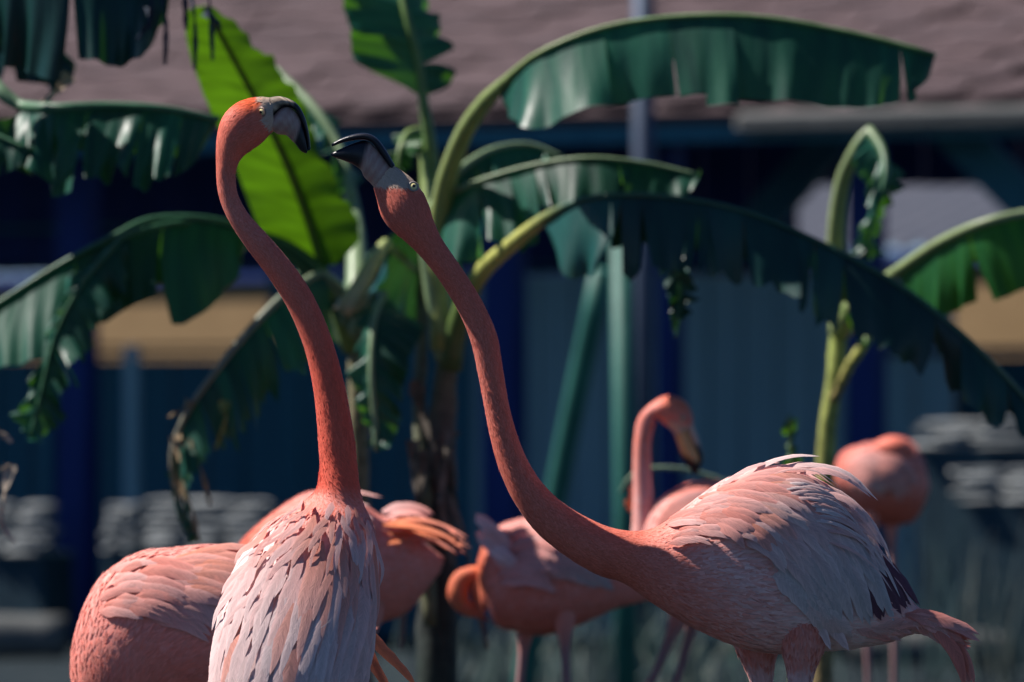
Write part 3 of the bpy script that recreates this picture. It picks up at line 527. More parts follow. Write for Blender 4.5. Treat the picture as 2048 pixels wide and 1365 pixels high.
def feather(root, ctrl, nrm, w_, c0, c1, rg, name='feather', nseg=10, cup=.2, taper=2.4, mat=None, cr=None, soft=.22):
    off = np.array(root.location); c = cat_rom(np.asarray(ctrl), nseg+1); T = nrmz(np.gradient(c, axis=0)); nrm = np.asarray(nrm, float)
    if nrm.ndim == 1: nrm = np.tile(nrm, (nseg+1, 1))
    S = nrmz(np.cross(T, nrm)); Nn = nrmz(np.cross(S, T)); t = np.linspace(0, 1, nseg+1)
    pr = np.minimum(1, (.25+t/.22*.75))*np.clip(1-t**taper, 0, 1)**.6; pr = pr*w_/2
    jl = 1+rg.uniform(-.14, .10, nseg+1); jr = 1+rg.uniform(-.14, .10, nseg+1)
    asym = rg.uniform(-.2, .2); V = np.stack([c-S*(pr*jl*(1+asym))[:, None]-Nn*(pr*cup)[:, None], c+Nn*(pr*cup)[:, None], c+S*(pr*jr*(1-asym))[:, None]-Nn*(pr*cup)[:, None]], 1)-off
    col = np.array(c0)[None]*(1-t[:, None])+np.array(c1)[None]*t[:, None]; cc = np.repeat(col[:, None], 3, 1); cc[:, 1] = cc[:, 1]*.86 if cr is None else cr; cc[:, 0] *= 1.06; cc[:, 2] *= 1.06  # darker centre and lighter edges paint highlights onto each vane
    uv = np.stack([np.tile(np.array([-1., 0, 1.]), (nseg+1, 1)), np.tile(t[:, None]*np.linalg.norm(c[-1]-c[0])/.16, (1, 3))], -1)+np.array([0, rg.uniform(0, 5)])
    mb = MB(); mb.add(V.reshape(-1, 3), grid_faces(nseg+1, 3, False), np.clip(cc, 0, .95).reshape(-1, 3), uv.reshape(-1, 2)); o = mb.build(name, mat or M['vane'], root); nv = np.stack([Nn-S*cup*1.6, Nn, Nn+S*cup*1.6], 1)*(1-soft)+nrmz(nrm)[:, None]*soft; o.data.normals_split_custom_set_from_vertices(nrmz(nv).reshape(-1, 3).tolist()); return o
class Surf:
    def __init__(s, G, d):
        N, Mr = G.shape[:2]; s.b = BVHTree.FromPolygons([Vector(v) for v in G.reshape(-1, 3)], grid_faces(N, Mr)); s.d = d
    def hit(s, px, py, fall=None):
        r = (P(px, py, 1)-CAM).normalized(); h = s.b.ray_cast(CAM, r)
        if h[0] is None: return (np.array(P(px, py, fall if fall else s.d)), None)
        return np.array(h[0]), np.array(h[1])
def px_feather(root, S, pts, w_px, lift, c0, c1, rg, mirror=None, bias=(0, -.6, .15), **kw):
    """pts: 3+ photo pixels along the feather; lift: metres off the surface"""
    k = S.d/F; ctrl = []; ns = []; last = None
    for i, (x, y) in enumerate(pts):
        p, n_ = S.hit(x, y, last); 
        if n_ is not None and n_[1] > 0: n_ = -n_
        if n_ is None: n_ = ns[-1] if ns else np.array([0, -1., .2])
        if S.hit(x, y)[1] is not None or last is None: last = p[1]
        p = np.array(P(x, y, last)); ctrl.append(p+np.array([0, -1, .25])*lift[min(i, len(lift)-1)]); ns.append(n_)
    nm = nrmz(np.mean(ns, 0)+np.array(bias)); ctrl = np.array(ctrl)
    feather(root, ctrl, nm, w_px*k, c0, c1, rg, **kw)
    if mirror is not None:
        c2 = ctrl.copy(); c2[:, 1] = 2*mirror-c2[:, 1]; n2 = nm.copy(); n2[1] *= -1; feather(root, c2, n2, w_px*k, c0, c1, rg, **kw)
def horn(root, name, specs, d, colf, N=26, Mr=14):
    S = stations(specs, d); G = loft_grid(S, N, Mr); mb = MB(); px = to_px(G); add_loft(mb, G-np.array(root.location), colf(px)); return mb.build(name, M['bill'], root)
def eye(root, S, px, py, r, iris=(.75, .66, .30), lid=None):
    p, n_ = S.hit(px, py); k = S.d/F*r; off = np.array(root.location); mb = MB(); n_ = nrmz(nrmz(n_)*.45+np.array([0, -.55, .05])); p = p+n_*k*.25; up = np.array([0, 0, 1.]); s = nrmz(np.cross(up, n_)); t = np.cross(n_, s)
    def ball(mb, c, rad, colf, flat=.7):
        V = []; C = []
        for i in range(9):
            a = math.pi/2*i/8*1.15
            for j in range(16):
                b = 2*math.pi*j/16; V.append(c+rad*(s*math.sin(a)*math.cos(b)+t*math.sin(a)*math.sin(b)+n_*flat*math.cos(a))); C.append(colf(a))
        mb.add(np.array(V)-off, grid_faces(9, 16)+[tuple(range(16))], C)
    ball(mb, p-n_*k*.05, k, lambda a: iris if a < 1.1 else (.12, .09, .07)); e = mb.build('eye', M['eye'], root)
    mb = MB(); ball(mb, p-n_*k*.05+n_*k*.5, k*.42, lambda a: (.004, .004, .006), .82); mb.build('pupil', M['eye'], e)
    mb = MB(); th = np.linspace(0, 2*math.pi, 17); tube(mb, [p-off+n_*k*.22+(s*math.cos(a)*1.05+t*math.sin(a)*1.0)*k for a in th], [k*.24]*17, 6, col=lid or (.32, .27, .24), caps=False); mb.build('eyelid', M['bill'], e)
def leg_grid(pts, d):
    return loft_grid(stations([('c', x, y, r) for x, y, r in pts], d), 40, 12)
def foot(mb, px, d, face, off):
    a = P(px, HY+.9*F/d, d); fx, fy = face; s = (-fy, fx); V = [(0, 0, .03)]; L1 = .075
    for ang in (-.45, 0, .45):
        ca, sa = math.cos(ang), math.sin(ang); V.append(((fx*ca+s[0]*sa)*L1, (fy*ca+s[1]*sa)*L1, .006))
    V += [((fx*.9+s[0]*-.28)*L1*.8, (fy*.9+s[1]*-.28)*L1*.8, .010), ((fx*.9+s[0]*.28)*L1*.8, (fy*.9+s[1]*.28)*L1*.8, .010), (-fx*.02, -fy*.02, .008)]
    V = [np.array(v)+np.array([a.x, a.y, 0]) for v in V]; lo = [np.array([v[0], v[1], 0.0]) for v in V]
    mb.add(np.array(V+lo)-off, [(0, 1, 4), (0, 4, 2), (0, 2, 5), (0, 5, 3), (0, 3, 6), (0, 6, 1), (1, 8, 11, 4), (4, 11, 9, 2), (2, 9, 12, 5), (5, 12, 10, 3), (3, 10, 13, 6), (6, 13, 8, 1)], (.40, .22, .20))
def smooth(a, b, x): t = np.clip((x-a)/(b-a), 0, 1); return t*t*(3-2*t)
def mix(a, b, t): t = np.asarray(t)[..., None]; return np.asarray(a)*(1-t)+np.asarray(b)*t
CORAL = np.array([.72, .16, .10]); CORAL2 = np.array([.78, .22, .155]); PINK = np.array([.84, .37, .32]); PALE_P = np.array([.86, .56, .53]); WHITE = np.array([.86, .70, .68]); ORNG = np.array([.86, .22, .06]); FACE = np.array([.58, .44, .34]); BLK = np.array([.006, .007, .012]); LEGC = np.array([.30, .17, .17])
def flamingo(d, px, label):
    a = P(px, 880, d); r = tag(empty('flamingo', (a.x, d, 0)), label, 'flamingo', 'flamingos in the enclosure'); return r

# ============ flamingo with the level body (right)
D2 = 10.0; B2 = flamingo(D2, 1560, 'flamingo seen from the side with body level and neck stretched up, dark bill parted')
spec2 = [('t', 786, 331, 746, 368, 17), ('t', 812, 349, 754, 398, 28), ('t', 838, 374, 763, 430, 36), ('t', 855, 406, 782, 458, 38), ('t', 866, 440, 812, 484, 33), ('c', 858, 490, 28), ('c', 882, 522, 25), ('c', 912, 565, 24.5), ('c', 943, 618, 25), ('c', 967, 675, 26), ('c', 980, 738, 24.5), ('c', 991, 800, 23.5), ('c', 1004, 860, 25), ('c', 1022, 918, 28), ('c', 1050, 975, 32), ('c', 1094, 1030, 38), ('c', 1150, 1072, 43), ('c', 1208, 1102, 48),
         ('t', 1278, 1063, 1246, 1166, 48), ('t', 1322, 1050, 1300, 1202, 66), ('t', 1375, 1012, 1360, 1240, 90), ('t', 1440, 968, 1430, 1274, 112), ('t', 1510, 943, 1500, 1298, 126), ('t', 1590, 938, 1575, 1306, 128), ('t', 1660, 974, 1640, 1302, 120), ('t', 1720, 1036, 1700, 1296, 102), ('t', 1772, 1122, 1760, 1286, 76), ('t', 1814, 1192, 1805, 1272, 48), ('t', 1850, 1226, 1845, 1264, 30), ('t', 1886, 1243, 1880, 1272, 20), ('t', 1910, 1258, 1904, 1282, 9)]
def col2(px, u, rg):
    x, y = px[..., 0], px[..., 1]
    n_ = rg.random(x.shape)
    c = mix(CORAL*.92, CORAL2, n_)
    c = mix(c, mix(CORAL2, PINK, n_), .8*smooth(560, 800, y)*(1-smooth(900, 1000, x)))
    body = mix(mix(CORAL2, PINK, n_), mix(PINK, PALE_P, n_), smooth(1330, 1480, x+.5*(1150-y)))
    c = mix(c, body, smooth(1250, 1400, x))
    fluff = smooth(1520, 1600, x)*smooth(1130, 1200, y)*(1-smooth(1700, 1760, x)); c = mix(c, mix(PALE_P, WHITE, n_), .75*fluff)
    c = mix(c, mix(CORAL2, PINK, n_), smooth(1800, 1860, x)*.8)
    face = smooth(2, -2, y-(372-(790-x)*.05))*(x < 900)*(y < 420); c = mix(c, FACE, face)
    return c
S2 = stations(spec2, D2); G2 = loft_grid(S2, 190, 36); u2 = np.linspace(0, 1, 190)
Leg2 = [leg_grid([(1512, 1190, 30), (1512, 1240, 52), (1514, 1290, 46), (1519, 1330, 31), (1523, 1365, 23), (1528, 1440, 13), (1534, 1560, 9), (1538, 1640, 12), (1534, 1720, 8), (1526, 1900, 7), (1520, 2030, 8)], 10.05), leg_grid([(1606, 1180, 25), (1606, 1230, 50), (1606, 1285, 48), (1603, 1325, 34), (1600, 1365, 24), (1600, 1440, 13), (1606, 1560, 9), (1612, 1640, 12), (1608, 1720, 8), (1602, 1900, 7), (1596, 2040, 8)], 9.965)]
def legcol(px, u, rg):
    n_ = rg.random(px.shape[:-1]); c = mix(CORAL2*.9, PINK*.9, n_); c = mix(c, PALE_P*.9, smooth(1325, 1350, px[..., 1])*.8); return mix(c, LEGC, smooth(1400, 1430, px[..., 1]))
mb = MB(); off = np.array(B2.location); rg = np.random.default_rng(2)
add_loft(mb, G2-off, col2(to_px(G2), np.repeat(u2[:, None], 36, 1), rg))
for g_ in Leg2: add_loft(mb, g_-off, legcol(to_px(g_), None, rg))
foot(mb, 1518, 10.05, (-.9, -.2), off); foot(mb, 1594, 9.965, (-.9, -.2), off)
mb.build('body', M['skin'], B2)
SF2 = Surf(G2, D2)
xs2 = to_px(G2).mean(1)[:, 0]; ux = u2
def size2(u): x = np.interp(u, ux, xs2); b = smooth(1230, 1480, x); h = smooth(880, 1000, x); return .0095+.003*h+.016*b, .0013+.0006*h+.0030*b
mb = MB(); contour(mb, G2, col2, 60000, size2, rg, density=lambda u: 1-.3*(u < .11), lift=(.0, .06), mask=lambda p: (np.hypot(p[:, 0]-828, p[:, 1]-370) > 16)-.92*((p[:, 0] > 1470)*(p[:, 0] < 1790)*(p[:, 1] < np.interp(p[:, 0], [1470, 1540, 1640, 1790], [1090, 1160, 1235, 1235]))))
for g_ in Leg2: contour(mb, g_[:17], legcol, 900, lambda u: (.014-.004*u, .004-.001*u), rg)
for i in range(len(mb.v)): mb.v[i] = mb.v[i]-off
o = mb.build('plumage', M['fuzz'], B2, nor=np.concatenate(mb.nv).tolist()); o['kind'] = 'stuff'
# bill
def billcol(dark):
    def f(px): 
        k = dark(px[..., 0], px[..., 1]); c = mix(np.array([.36, .20, .17]), np.array([.42, .30, .25]), smooth(0, 1, np.sin(px[..., 0]*.31+px[..., 1]*.23)*.5+.5)); return mix(c, BLK, k)
    return f
horn(B2, 'lower_bill', [('t', 661, 308, 664, 313, 3), ('t', 685, 296, 680, 319, 8), ('t', 711, 285, 703, 328, 12), ('t', 733, 282, 721, 340, 15), ('t', 752, 296, 728, 354, 17), ('t', 771, 320, 742, 368, 18), ('t', 788, 342, 752, 380, 19)], D2, billcol(lambda x, y: smooth(738, 728, x+.35*(y-300))))
horn(B2, 'upper_bill', [('t', 663, 288, 664, 294, 3), ('t', 685, 276, 685, 286, 8), ('t', 711, 268, 711, 281, 12), ('t', 735, 267, 733, 281, 14), ('t', 753, 276, 748, 291, 15), ('t', 770, 297, 765, 314, 15), ('t', 790, 331, 782, 340, 14)], D2, lambda px: np.tile(BLK*1.5, px.shape[:-1]+(1,)))
eye(B2, SF2, 826, 375, 9.0)
# wing rows
def row(root, S, r0, r1, t0, t1, n, w_, bulge, lift, ca, cb, rg, mirror=None, jit=6, name='feather', **kw):
    for i in range(n):
        s = (i+.5)/n+rg.uniform(-.25, .25)/n; a = np.array(r0)*(1-s)+np.array(r1)*s+rg.normal(0, jit, 2); b = np.array(t0)*(1-s)+np.array(t1)*s+rg.normal(0, jit*1.6, 2)
        dl = b-a; pn = np.array([dl[1], -dl[0]])*bulge*rg.uniform(.7, 1.3); pts = [a, a+dl*.33+pn*.85, a+dl*.68+pn*.9, b]
        k = rg.random(); c0 = mix(ca[0], ca[1], k)*rg.uniform(.92, 1.06); c1 = mix(cb[0], cb[1], rg.random())*rg.uniform(.92, 1.06)
        px_feather(root, S, pts, w_*rg.uniform(.8, 1.2), lift, c0, c1, rg, mirror=mirror if (mirror and i % 2 == 0) else None, name=name, **kw)
rg = np.random.default_rng(21); GREY = np.array([.62, .55, .55]); MAROON = np.array([.14, .055, .08])
row(B2, SF2, (1710, 1080), (1700, 1140), (1838, 1212), (1745, 1245), 10, 34, .05, (.002, .004, .005, .004), (MAROON, MAROON*1.6), (MAROON, MAROON*1.3), rg, D2, 3, name='flight_feather')
row(B2, SF2, (1640, 1010), (1530, 1110), (1800, 1235), (1645, 1245), 14, 36, .10, (.005, .010, .011, .008), (PALE_P, GREY), (GREY, WHITE*.9), rg, D2)
row(B2, SF2, (1590, 985), (1500, 1090), (1790, 1160), (1610, 1200), 15, 32, .12, (.008, .014, .016, .012), (PINK, PALE_P), (GREY, WHITE), rg, D2)
row(B2, SF2, (1545, 965), (1470, 1080), (1760, 1090), (1560, 1160), 15, 28, .12, (.010, .018, .020, .016), (CORAL2, PALE_P), (PALE_P, WHITE), rg, D2)
row(B2, SF2, (1495, 960), (1450, 1065), (1705, 1010), (1530, 1130), 14, 26, .12, (.012, .021, .023, .019), (PINK, ORNG*.8+PINK*.2), (WHITE, PINK), rg, D2)
row(B2, SF2, (1445, 975), (1420, 1055), (1620, 975), (1500, 1100), 13, 24, .10, (.013, .022, .024, .020), (PINK, CORAL2), (PALE_P, PINK), rg, D2)
row(B2, SF2, (1395, 1005), (1380, 1060), (1520, 985), (1465, 1090), 12, 20, .08, (.010, .018, .02, .016), (PINK, CORAL2), (PALE_P, PINK), rg, D2)
row(B2, SF2, (1345, 1035), (1345, 1080), (1440, 1010), (1420, 1090), 12, 16, .06, (.006, .012, .014, .012), (CORAL2, PINK), (PINK, PALE_P), rg, D2, 8)
for pts, w_, c in (([(1470, 962), (1540, 930), (1590, 917), (1640, 917)], 17, WHITE), ([(1520, 950), (1600, 934), (1690, 950), (1756, 1006)], 20, WHITE), ([(1560, 950), (1640, 945), (1700, 965), (1742, 1000)], 22, PALE_P), ([(1560, 960), (1670, 985), (1745, 1050), (1786, 1145)], 13, WHITE), ([(1580, 965), (1690, 1005), (1760, 1075), (1790, 1150)], 12, WHITE), ([(1600, 975), (1700, 1010), (1750, 1070), (1782, 1120)], 18, PALE_P), ([(1440, 975), (1490, 945), (1530, 932), (1560, 930)], 16, PALE_P), ([(1620, 1000), (1710, 1060), (1770, 1140), (1800, 1200)], 16, WHITE)):
    px_feather(B2, SF2, pts, w_, (.006, .018, .018, .012), mix(PINK, c, .5), c, rg, taper=1.5)
for k in range(26):
    s = rg.random(); a = np.array([1500, 955])*(1-s)+np.array([1640, 1060])*s+rg.normal(0, 12, 2); b_ = np.array([1660, 955])*(1-s)+np.array([1792, 1190])*s+rg.normal(0, 12, 2); dl = b_-a; pn = np.array([dl[1], -dl[0]])*rg.uniform(.08, .2)
    px_feather(B2, SF2, [a, a+dl*.35+pn*.9, a+dl*.7+pn*.9, b_], rg.uniform(6, 13), (.014, .026, .026, .022), mix(PINK, WHITE, rg.random()), mix(PALE_P, WHITE, rg.random()), rg, taper=1.4, name='plume')
# flank down and tail
row(B2, SF2, (1540, 1150), (1610, 1175), (1640, 1245), (1690, 1262), 10, 36, .06, (.004, .008, .008, .006), (PALE_P, WHITE), (WHITE, GREY), rg, D2, 8, name='down_feather')
row(B2, SF2, (1590, 1190), (1640, 1215), (1655, 1292), (1712, 1288), 8, 30, .04, (.004, .008, .008, .006), (PALE_P, WHITE), (WHITE, PALE_P), rg, D2, 6, name='down_feather')
row(B2, SF2, (1812, 1228), (1850, 1258), (1952, 1276), (1895, 1298), 18, 28, .05, (.004, .008, .006, .002), (PINK, CORAL2), (CORAL2, PALE_P), rg, None, 5, name='tail_feather', taper=3, soft=.5)
row(B2, SF2, (1852, 1240), (1868, 1262), (1944, 1376), (1912, 1322), 12, 26, .12, (.0, .0, .0, .0), (PINK, CORAL2), (CORAL2, PINK), rg, None, 4, name='tail_feather', taper=2.6, soft=.5)
row(B2, SF2, (1700, 1265), (1800, 1250), (1790, 1280), (1870, 1250), 8, 22, .03, (.003, .006, .006, .003), (PALE_P, PINK), (PALE_P, CORAL2), rg, D2, 4, name='down_feather')

# ============ flamingo with its back to the camera (left)
D1 = 10.0; B1 = flamingo(D1, 600, 'flamingo turned away showing its pale folded back, orange crown raised in profile')
head1 = [('t', 545, 197, 549, 262, 17), ('t', 530, 195.5, 540, 269, 24), ('t', 510, 196, 526, 283, 32), ('t', 485, 202, 508, 297, 38), ('t', 462, 216, 492, 308, 38), ('t', 446, 236, 480, 321, 33), ('t', 437, 262, 473, 337, 26), ('t', 433, 296, 470, 352, 21), ('c', 452, 350, 18.5), ('c', 455, 382, 18), ('c', 464, 410, 18.5), ('c', 481, 441, 20), ('c', 511, 480, 23.5), ('c', 553, 532, 26), ('c', 590, 585, 27.5), ('c', 618, 640, 28), ('c', 640, 700, 28.5), ('c', 657, 770, 30.5), ('c', 668, 840, 33.5), ('c', 675, 905, 36)]
SH = stations(head1, D1); k1 = D1/F
body1 = []
for (cx, cy, dd, hw, th, ang) in ((677, 950, 10.0, 39, 38, 30), (674, 985, 10.0, 47, 44, 62), (658, 1022, 10.0, 74, 60, 90), (640, 1060, 9.995, 107, 82, 90), (624, 1103, 9.985, 131, 102, 90), (611, 1150, 9.97, 146, 116, 90), (600, 1205, 9.95, 154, 124, 90), (589, 1262, 9.92, 157, 126, 90), (579, 1320, 9.89, 156, 122, 90), (569, 1380, 9.86, 150, 112, 90), (560, 1445, 9.83, 130, 92, 90), (553, 1510, 9.80, 92, 64, 90), (548, 1570, 9.78, 50, 34, 90), (545, 1605, 9.77, 14, 10, 90)):
    c = q(cx, cy, dd); A = math.radians(ang); dors = np.array([-math.cos(A), -math.sin(A), 0.0]); rt = np.array([math.sin(A), -math.cos(A), 0])   # nape turns from left to camera
    tilt = smooth(980, 1060, cy); dv = nrmz(dors*(1-.13*tilt)+np.array([0, 0, .45])*tilt)
    body1.append(np.concatenate([c, dv*th*k1, rt*hw*k1]))
S1 = np.concatenate([SH, np.array(body1)]); G1 = loft_grid(S1, 190, 36); u1 = np.linspace(0, 1, 190)
def col1(px, u, rg):
    x, y = px[..., 0], px[..., 1]; n_ = rg.random(x.shape)
    c = mix(CORAL, CORAL2, n_); crown = smooth(235, 205, y+.25*(500-x))*(x > 455); c = mix(c, np.array([.85, .13, .03]), crown*.85)
    c = mix(c, mix(CORAL2, PINK, n_), smooth(300, 420, y)*.5*(1-smooth(420, 560, y)))
    c = mix(c, CORAL*np.array([1.05, .75, .7]), smooth(560, 760, y)*(1-smooth(960, 1010, y))*.8)
    c = mix(c, mix(CORAL2, PINK, n_), smooth(960, 1015, y)); c = mix(c, mix(PINK, PALE_P, n_), smooth(1010, 1060, y)); c = mix(c, mix(PALE_P, WHITE, n_), smooth(1060, 1120, y))
    face = smooth(-2, 3, x-np.interp(y, [190, 215, 240, 262, 275], [522, 518, 528, 545, 552])-.0)*(y < 290); return mix(c, FACE, face)
mb = MB(); off = np.array(B1.location); rg = np.random.default_rng(1)
add_loft(mb, G1-off, col1(to_px(G1), None, rg))
Leg1 = [leg_grid([(x0, 1360, 60), (x0+2, 1420, 44), (x0+5, 1480, 26), (x0+6, 1540, 14), (x0+8, 1640, 9), (x0+8, 1700, 12), (x0+4, 1760, 8), (x0, 1900, 7), (x0-4, 2035, 8)], 9.98) for x0 in (530, 625)]
def legcol1(px, u, rg): return mix(mix(PINK, PALE_P, rg.random(px.shape[:-1])), LEGC, smooth(1490, 1530, px[..., 1]))
for g_ in Leg1: add_loft(mb, g_-off, legcol1(to_px(g_), None, rg))
foot(mb, 526, 9.98, (.1, .95), off); foot(mb, 621, 9.98, (.1, .95), off)
mb.build('body', M['skin'], B1); SF1 = Surf(G1, D1)
ys1 = to_px(G1).mean(1)[:, 1]; iu = np.argmax(ys1 > 900); ub = u1[iu]
def size1(u): 
    y = np.interp(u, u1, ys1); b = smooth(980, 1120, y)*(u > ub*.8); h = smooth(ub*.5, ub, u); return .0095+.003*h+.012*b, .0013+.0006*h+.002*b
mb = MB(); contour(mb, G1, col1, 60000, size1, rg, density=lambda u: 1-.3*(u < .04), lift=(.0, .05), mask=lambda p: (np.hypot(p[:, 0]-524, p[:, 1]-220) > 17)-.95*smooth(1020, 1070, p[:, 1]))
for i in range(len(mb.v)): mb.v[i] = mb.v[i]-off
o = mb.build('plumage', M['fuzz'], B1, nor=np.concatenate(mb.nv).tolist()); o['kind'] = 'stuff'
def dk1(x, y): return np.maximum(smooth(-3, 3, (x-597)-(250-y)*.10*0+(y-262)*.32), 0)
horn(B1, 'lower_bill', [('t', 546, 232, 545, 262, 16), ('t', 562, 217, 556, 269, 18), ('t', 578, 214, 572, 271, 17), ('t', 592, 224, 582, 280, 15), ('t', 602, 242, 592, 290, 12), ('t', 609, 260, 600, 301, 9), ('t', 614, 283, 608, 306, 6), ('t', 616, 300, 613, 307.5, 3)], D1, billcol(dk1))
def up1(px):
    x, y = px[..., 0], px[..., 1]; mouth = np.interp(x, [545, 550, 563, 579, 595, 608], [232, 230, 215, 212, 221, 246])
    k = np.maximum(smooth(-7, -3, y-mouth), smooth(582, 592, x+.5*(y-205))); st = .75+.35*np.sin(y*1.1+x*.25)
    return mix(np.array([.50, .40, .30])*st[..., None], BLK, k)
horn(B1, 'upper_bill', [('t', 536, 196, 545, 234, 15.5), ('t', 558, 193, 562, 218, 16), ('t', 580, 199, 580, 215, 15), ('t', 596, 210, 593, 225, 13), ('t', 608, 230, 602, 243, 11), ('t', 615, 252, 609, 261, 8.5), ('t', 620, 280, 614, 284, 6), ('t', 621, 299, 616, 302, 3.5)], D1, up1)
eye(B1, SF1, 527, 223, 8.5, iris=(.72, .6, .3), lid=(.30, .2, .16))
rg = np.random.default_rng(11)
def sil(y): return np.interp(y, [1000, 1030, 1060, 1100, 1150, 1200, 1250, 1300, 1365, 1450], [625, 570, 530, 490, 465, 445, 432, 422, 415, 430]), np.interp(y, [1000, 1030, 1060, 1100, 1150, 1200, 1250, 1300, 1365, 1450], [716, 735, 748, 755, 757, 755, 748, 738, 722, 690])
for r, y in enumerate((1400, 1345, 1295, 1245, 1200, 1160, 1122, 1088, 1060, 1036, 1014)):
    x0, x1 = sil(y); nF = max(6, int((x1-x0)/(24 if y > 1150 else 18)))
    for i in range(nF):
        s = (i+.5)/nF+rg.uniform(-.4, .4)/nF; x = x0+(x1-x0)*s; yy = y+rg.normal(0, 9); L1 = np.interp(y, [1010, 1100, 1200, 1430], [50, 150, 260, 280])*rg.uniform(.7, 1.25)
        xa, xb = sil(yy+L1); s2 = s+(s-.5)*.10+rg.normal(0, .05); xe = xa+(xb-xa)*np.clip(s2, -.015, 1.015); xm = sil(yy+L1*.5); xm = xm[0]+(xm[1]-xm[0])*(s*.5+s2*.5)
        orange = math.exp(-((x-670)/60)**2-((yy-1085)/55)**2)*1.1+.10*(x < x0+60)
        c1 = mix(PALE_P, WHITE, rg.random()) if yy > 1060 else mix(PINK, PALE_P, rg.random()); c0 = mix(mix(PINK, PALE_P, rg.random()), WHITE, .7*smooth(1080, 1200, yy))
        if rg.random() < orange+.05: c0 = mix(ORNG, PINK, .62); c1 = mix(ORNG, PALE_P, .8)
        w_ = np.interp(y, [1010, 1100, 1200, 1430], [12, 22, 32, 36])*rg.uniform(.6, 1.3); lz = .006+.0008*r
        px_feather(B1, SF1, [(x, yy), (x*.6+xm*.4, yy+L1*.36), (xm*.6+xe*.4, yy+L1*.7), (xe, yy+L1)], w_, (lz-.003, lz+.002, lz+.003, lz+.001), c0, c1, rg, taper=2.8, soft=.62, cup=.10)
for pts, w_ in (([(700, 1235), (745, 1280), (790, 1325), (832, 1372)], 26), ([(690, 1260), (735, 1315), (765, 1360), (790, 1410)], 24), ([(700, 1250), (735, 1292), (752, 1330), (770, 1380)], 18)):
    cc = [q(x, y, 10.09) for x, y in pts]; feather(B1, cc, (.1, -.9, .4), w_*k1, mix(ORNG, PINK, .35), mix(ORNG, PINK, .25), rg, name='plume', taper=3)
for a, b in (((640, 1262), (668, 1240)), ((452, 1195), (428, 1232))): px_feather(B1, SF1, [a, ((a[0]+b[0])/2, (a[1]+b[1])/2+3), b], 2.0, (.012, .02, .024), WHITE, WHITE, rg, name='loose_barb', nseg=5)

# ============ flamingos behind
def bg_flamingo(d, px, label, spec, colf, legs, seed, nfe=9000, fsize=(.020, .004), necksize=None, feet=None, N=110):
    B = flamingo(d, px, label); off = np.array(B.location); rg = np.random.default_rng(seed); G = loft_grid(stations(spec, d), N, 28); mb = MB()
    add_loft(mb, G-off, colf(to_px(G), None, rg))
    for lg in legs:
        ld = lg[0]; x, y, r = lg[1]; kx, ky = lg[2]; gx_ = lg[3]; gy_ = gpy(ld)
        g_ = leg_grid([(x, y-40, r*1.2), (x, y, r), (x*.7+kx*.3, y*.7+ky*.3, r*.45), (x*.4+kx*.6, y*.4+ky*.6, 9), (kx, ky, 9), (kx*.7+gx_*.3, ky*.7+gy_*.3, 5.5), (gx_, gy_-8, 5.5)], ld)
        pxs = to_px(g_); cc = mix(mix(PINK*.8, CORAL2, .5)*np.ones(pxs.shape[:-1]+(1,)), LEGC, smooth(0, 1, (pxs[..., 1]-y)/(ky-y)*2.2)); add_loft(mb, g_-off, cc); foot(mb, gx_, ld, (-.9, -.2), off)
    mb.build('body', M['skin'], B)
    rad = np.linalg.norm(G-G.mean(1, keepdims=True), axis=-1).mean(1); uu = np.linspace(0, 1, N)
    def sz(u): b = smooth(.035, .09, np.interp(u, uu, rad)); return .009+(fsize[0]-.009)*b, .0018+(fsize[1]-.0018)*b
    mb = MB(); contour(mb, G, colf, nfe, sz, rg, lift=(.0, .07), soft=.88)
    for i in range(len(mb.v)): mb.v[i] = mb.v[i]-off
    o = mb.build('plumage', M['fuzz'], B, nor=np.concatenate(mb.nv).tolist()); o['kind'] = 'stuff'
    return B, Surf(G, d), rg
# -- nearer flamingo on the left, head lowered
def col3(px, u, rg):
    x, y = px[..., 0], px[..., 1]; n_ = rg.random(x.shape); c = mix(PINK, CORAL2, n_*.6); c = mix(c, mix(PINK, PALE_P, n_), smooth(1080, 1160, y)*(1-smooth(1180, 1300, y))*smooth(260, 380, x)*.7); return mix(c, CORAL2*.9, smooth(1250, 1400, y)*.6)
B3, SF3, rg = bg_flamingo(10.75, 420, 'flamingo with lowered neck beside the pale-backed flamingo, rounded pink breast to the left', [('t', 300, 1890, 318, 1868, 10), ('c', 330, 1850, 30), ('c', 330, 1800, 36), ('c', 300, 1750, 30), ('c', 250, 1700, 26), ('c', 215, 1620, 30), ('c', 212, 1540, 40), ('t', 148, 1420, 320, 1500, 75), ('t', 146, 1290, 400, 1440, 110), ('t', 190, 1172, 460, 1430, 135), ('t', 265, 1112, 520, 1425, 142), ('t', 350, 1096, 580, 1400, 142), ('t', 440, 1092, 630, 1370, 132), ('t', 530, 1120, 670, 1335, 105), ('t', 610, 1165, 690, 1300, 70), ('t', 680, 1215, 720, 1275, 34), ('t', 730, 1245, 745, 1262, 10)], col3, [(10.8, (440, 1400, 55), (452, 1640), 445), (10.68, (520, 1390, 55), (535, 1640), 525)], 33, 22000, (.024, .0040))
D3 = 10.75
def ring_row(B, S, lst, rg, m=None):
    for a in lst: row(B, S, *a, rg, m, 6)
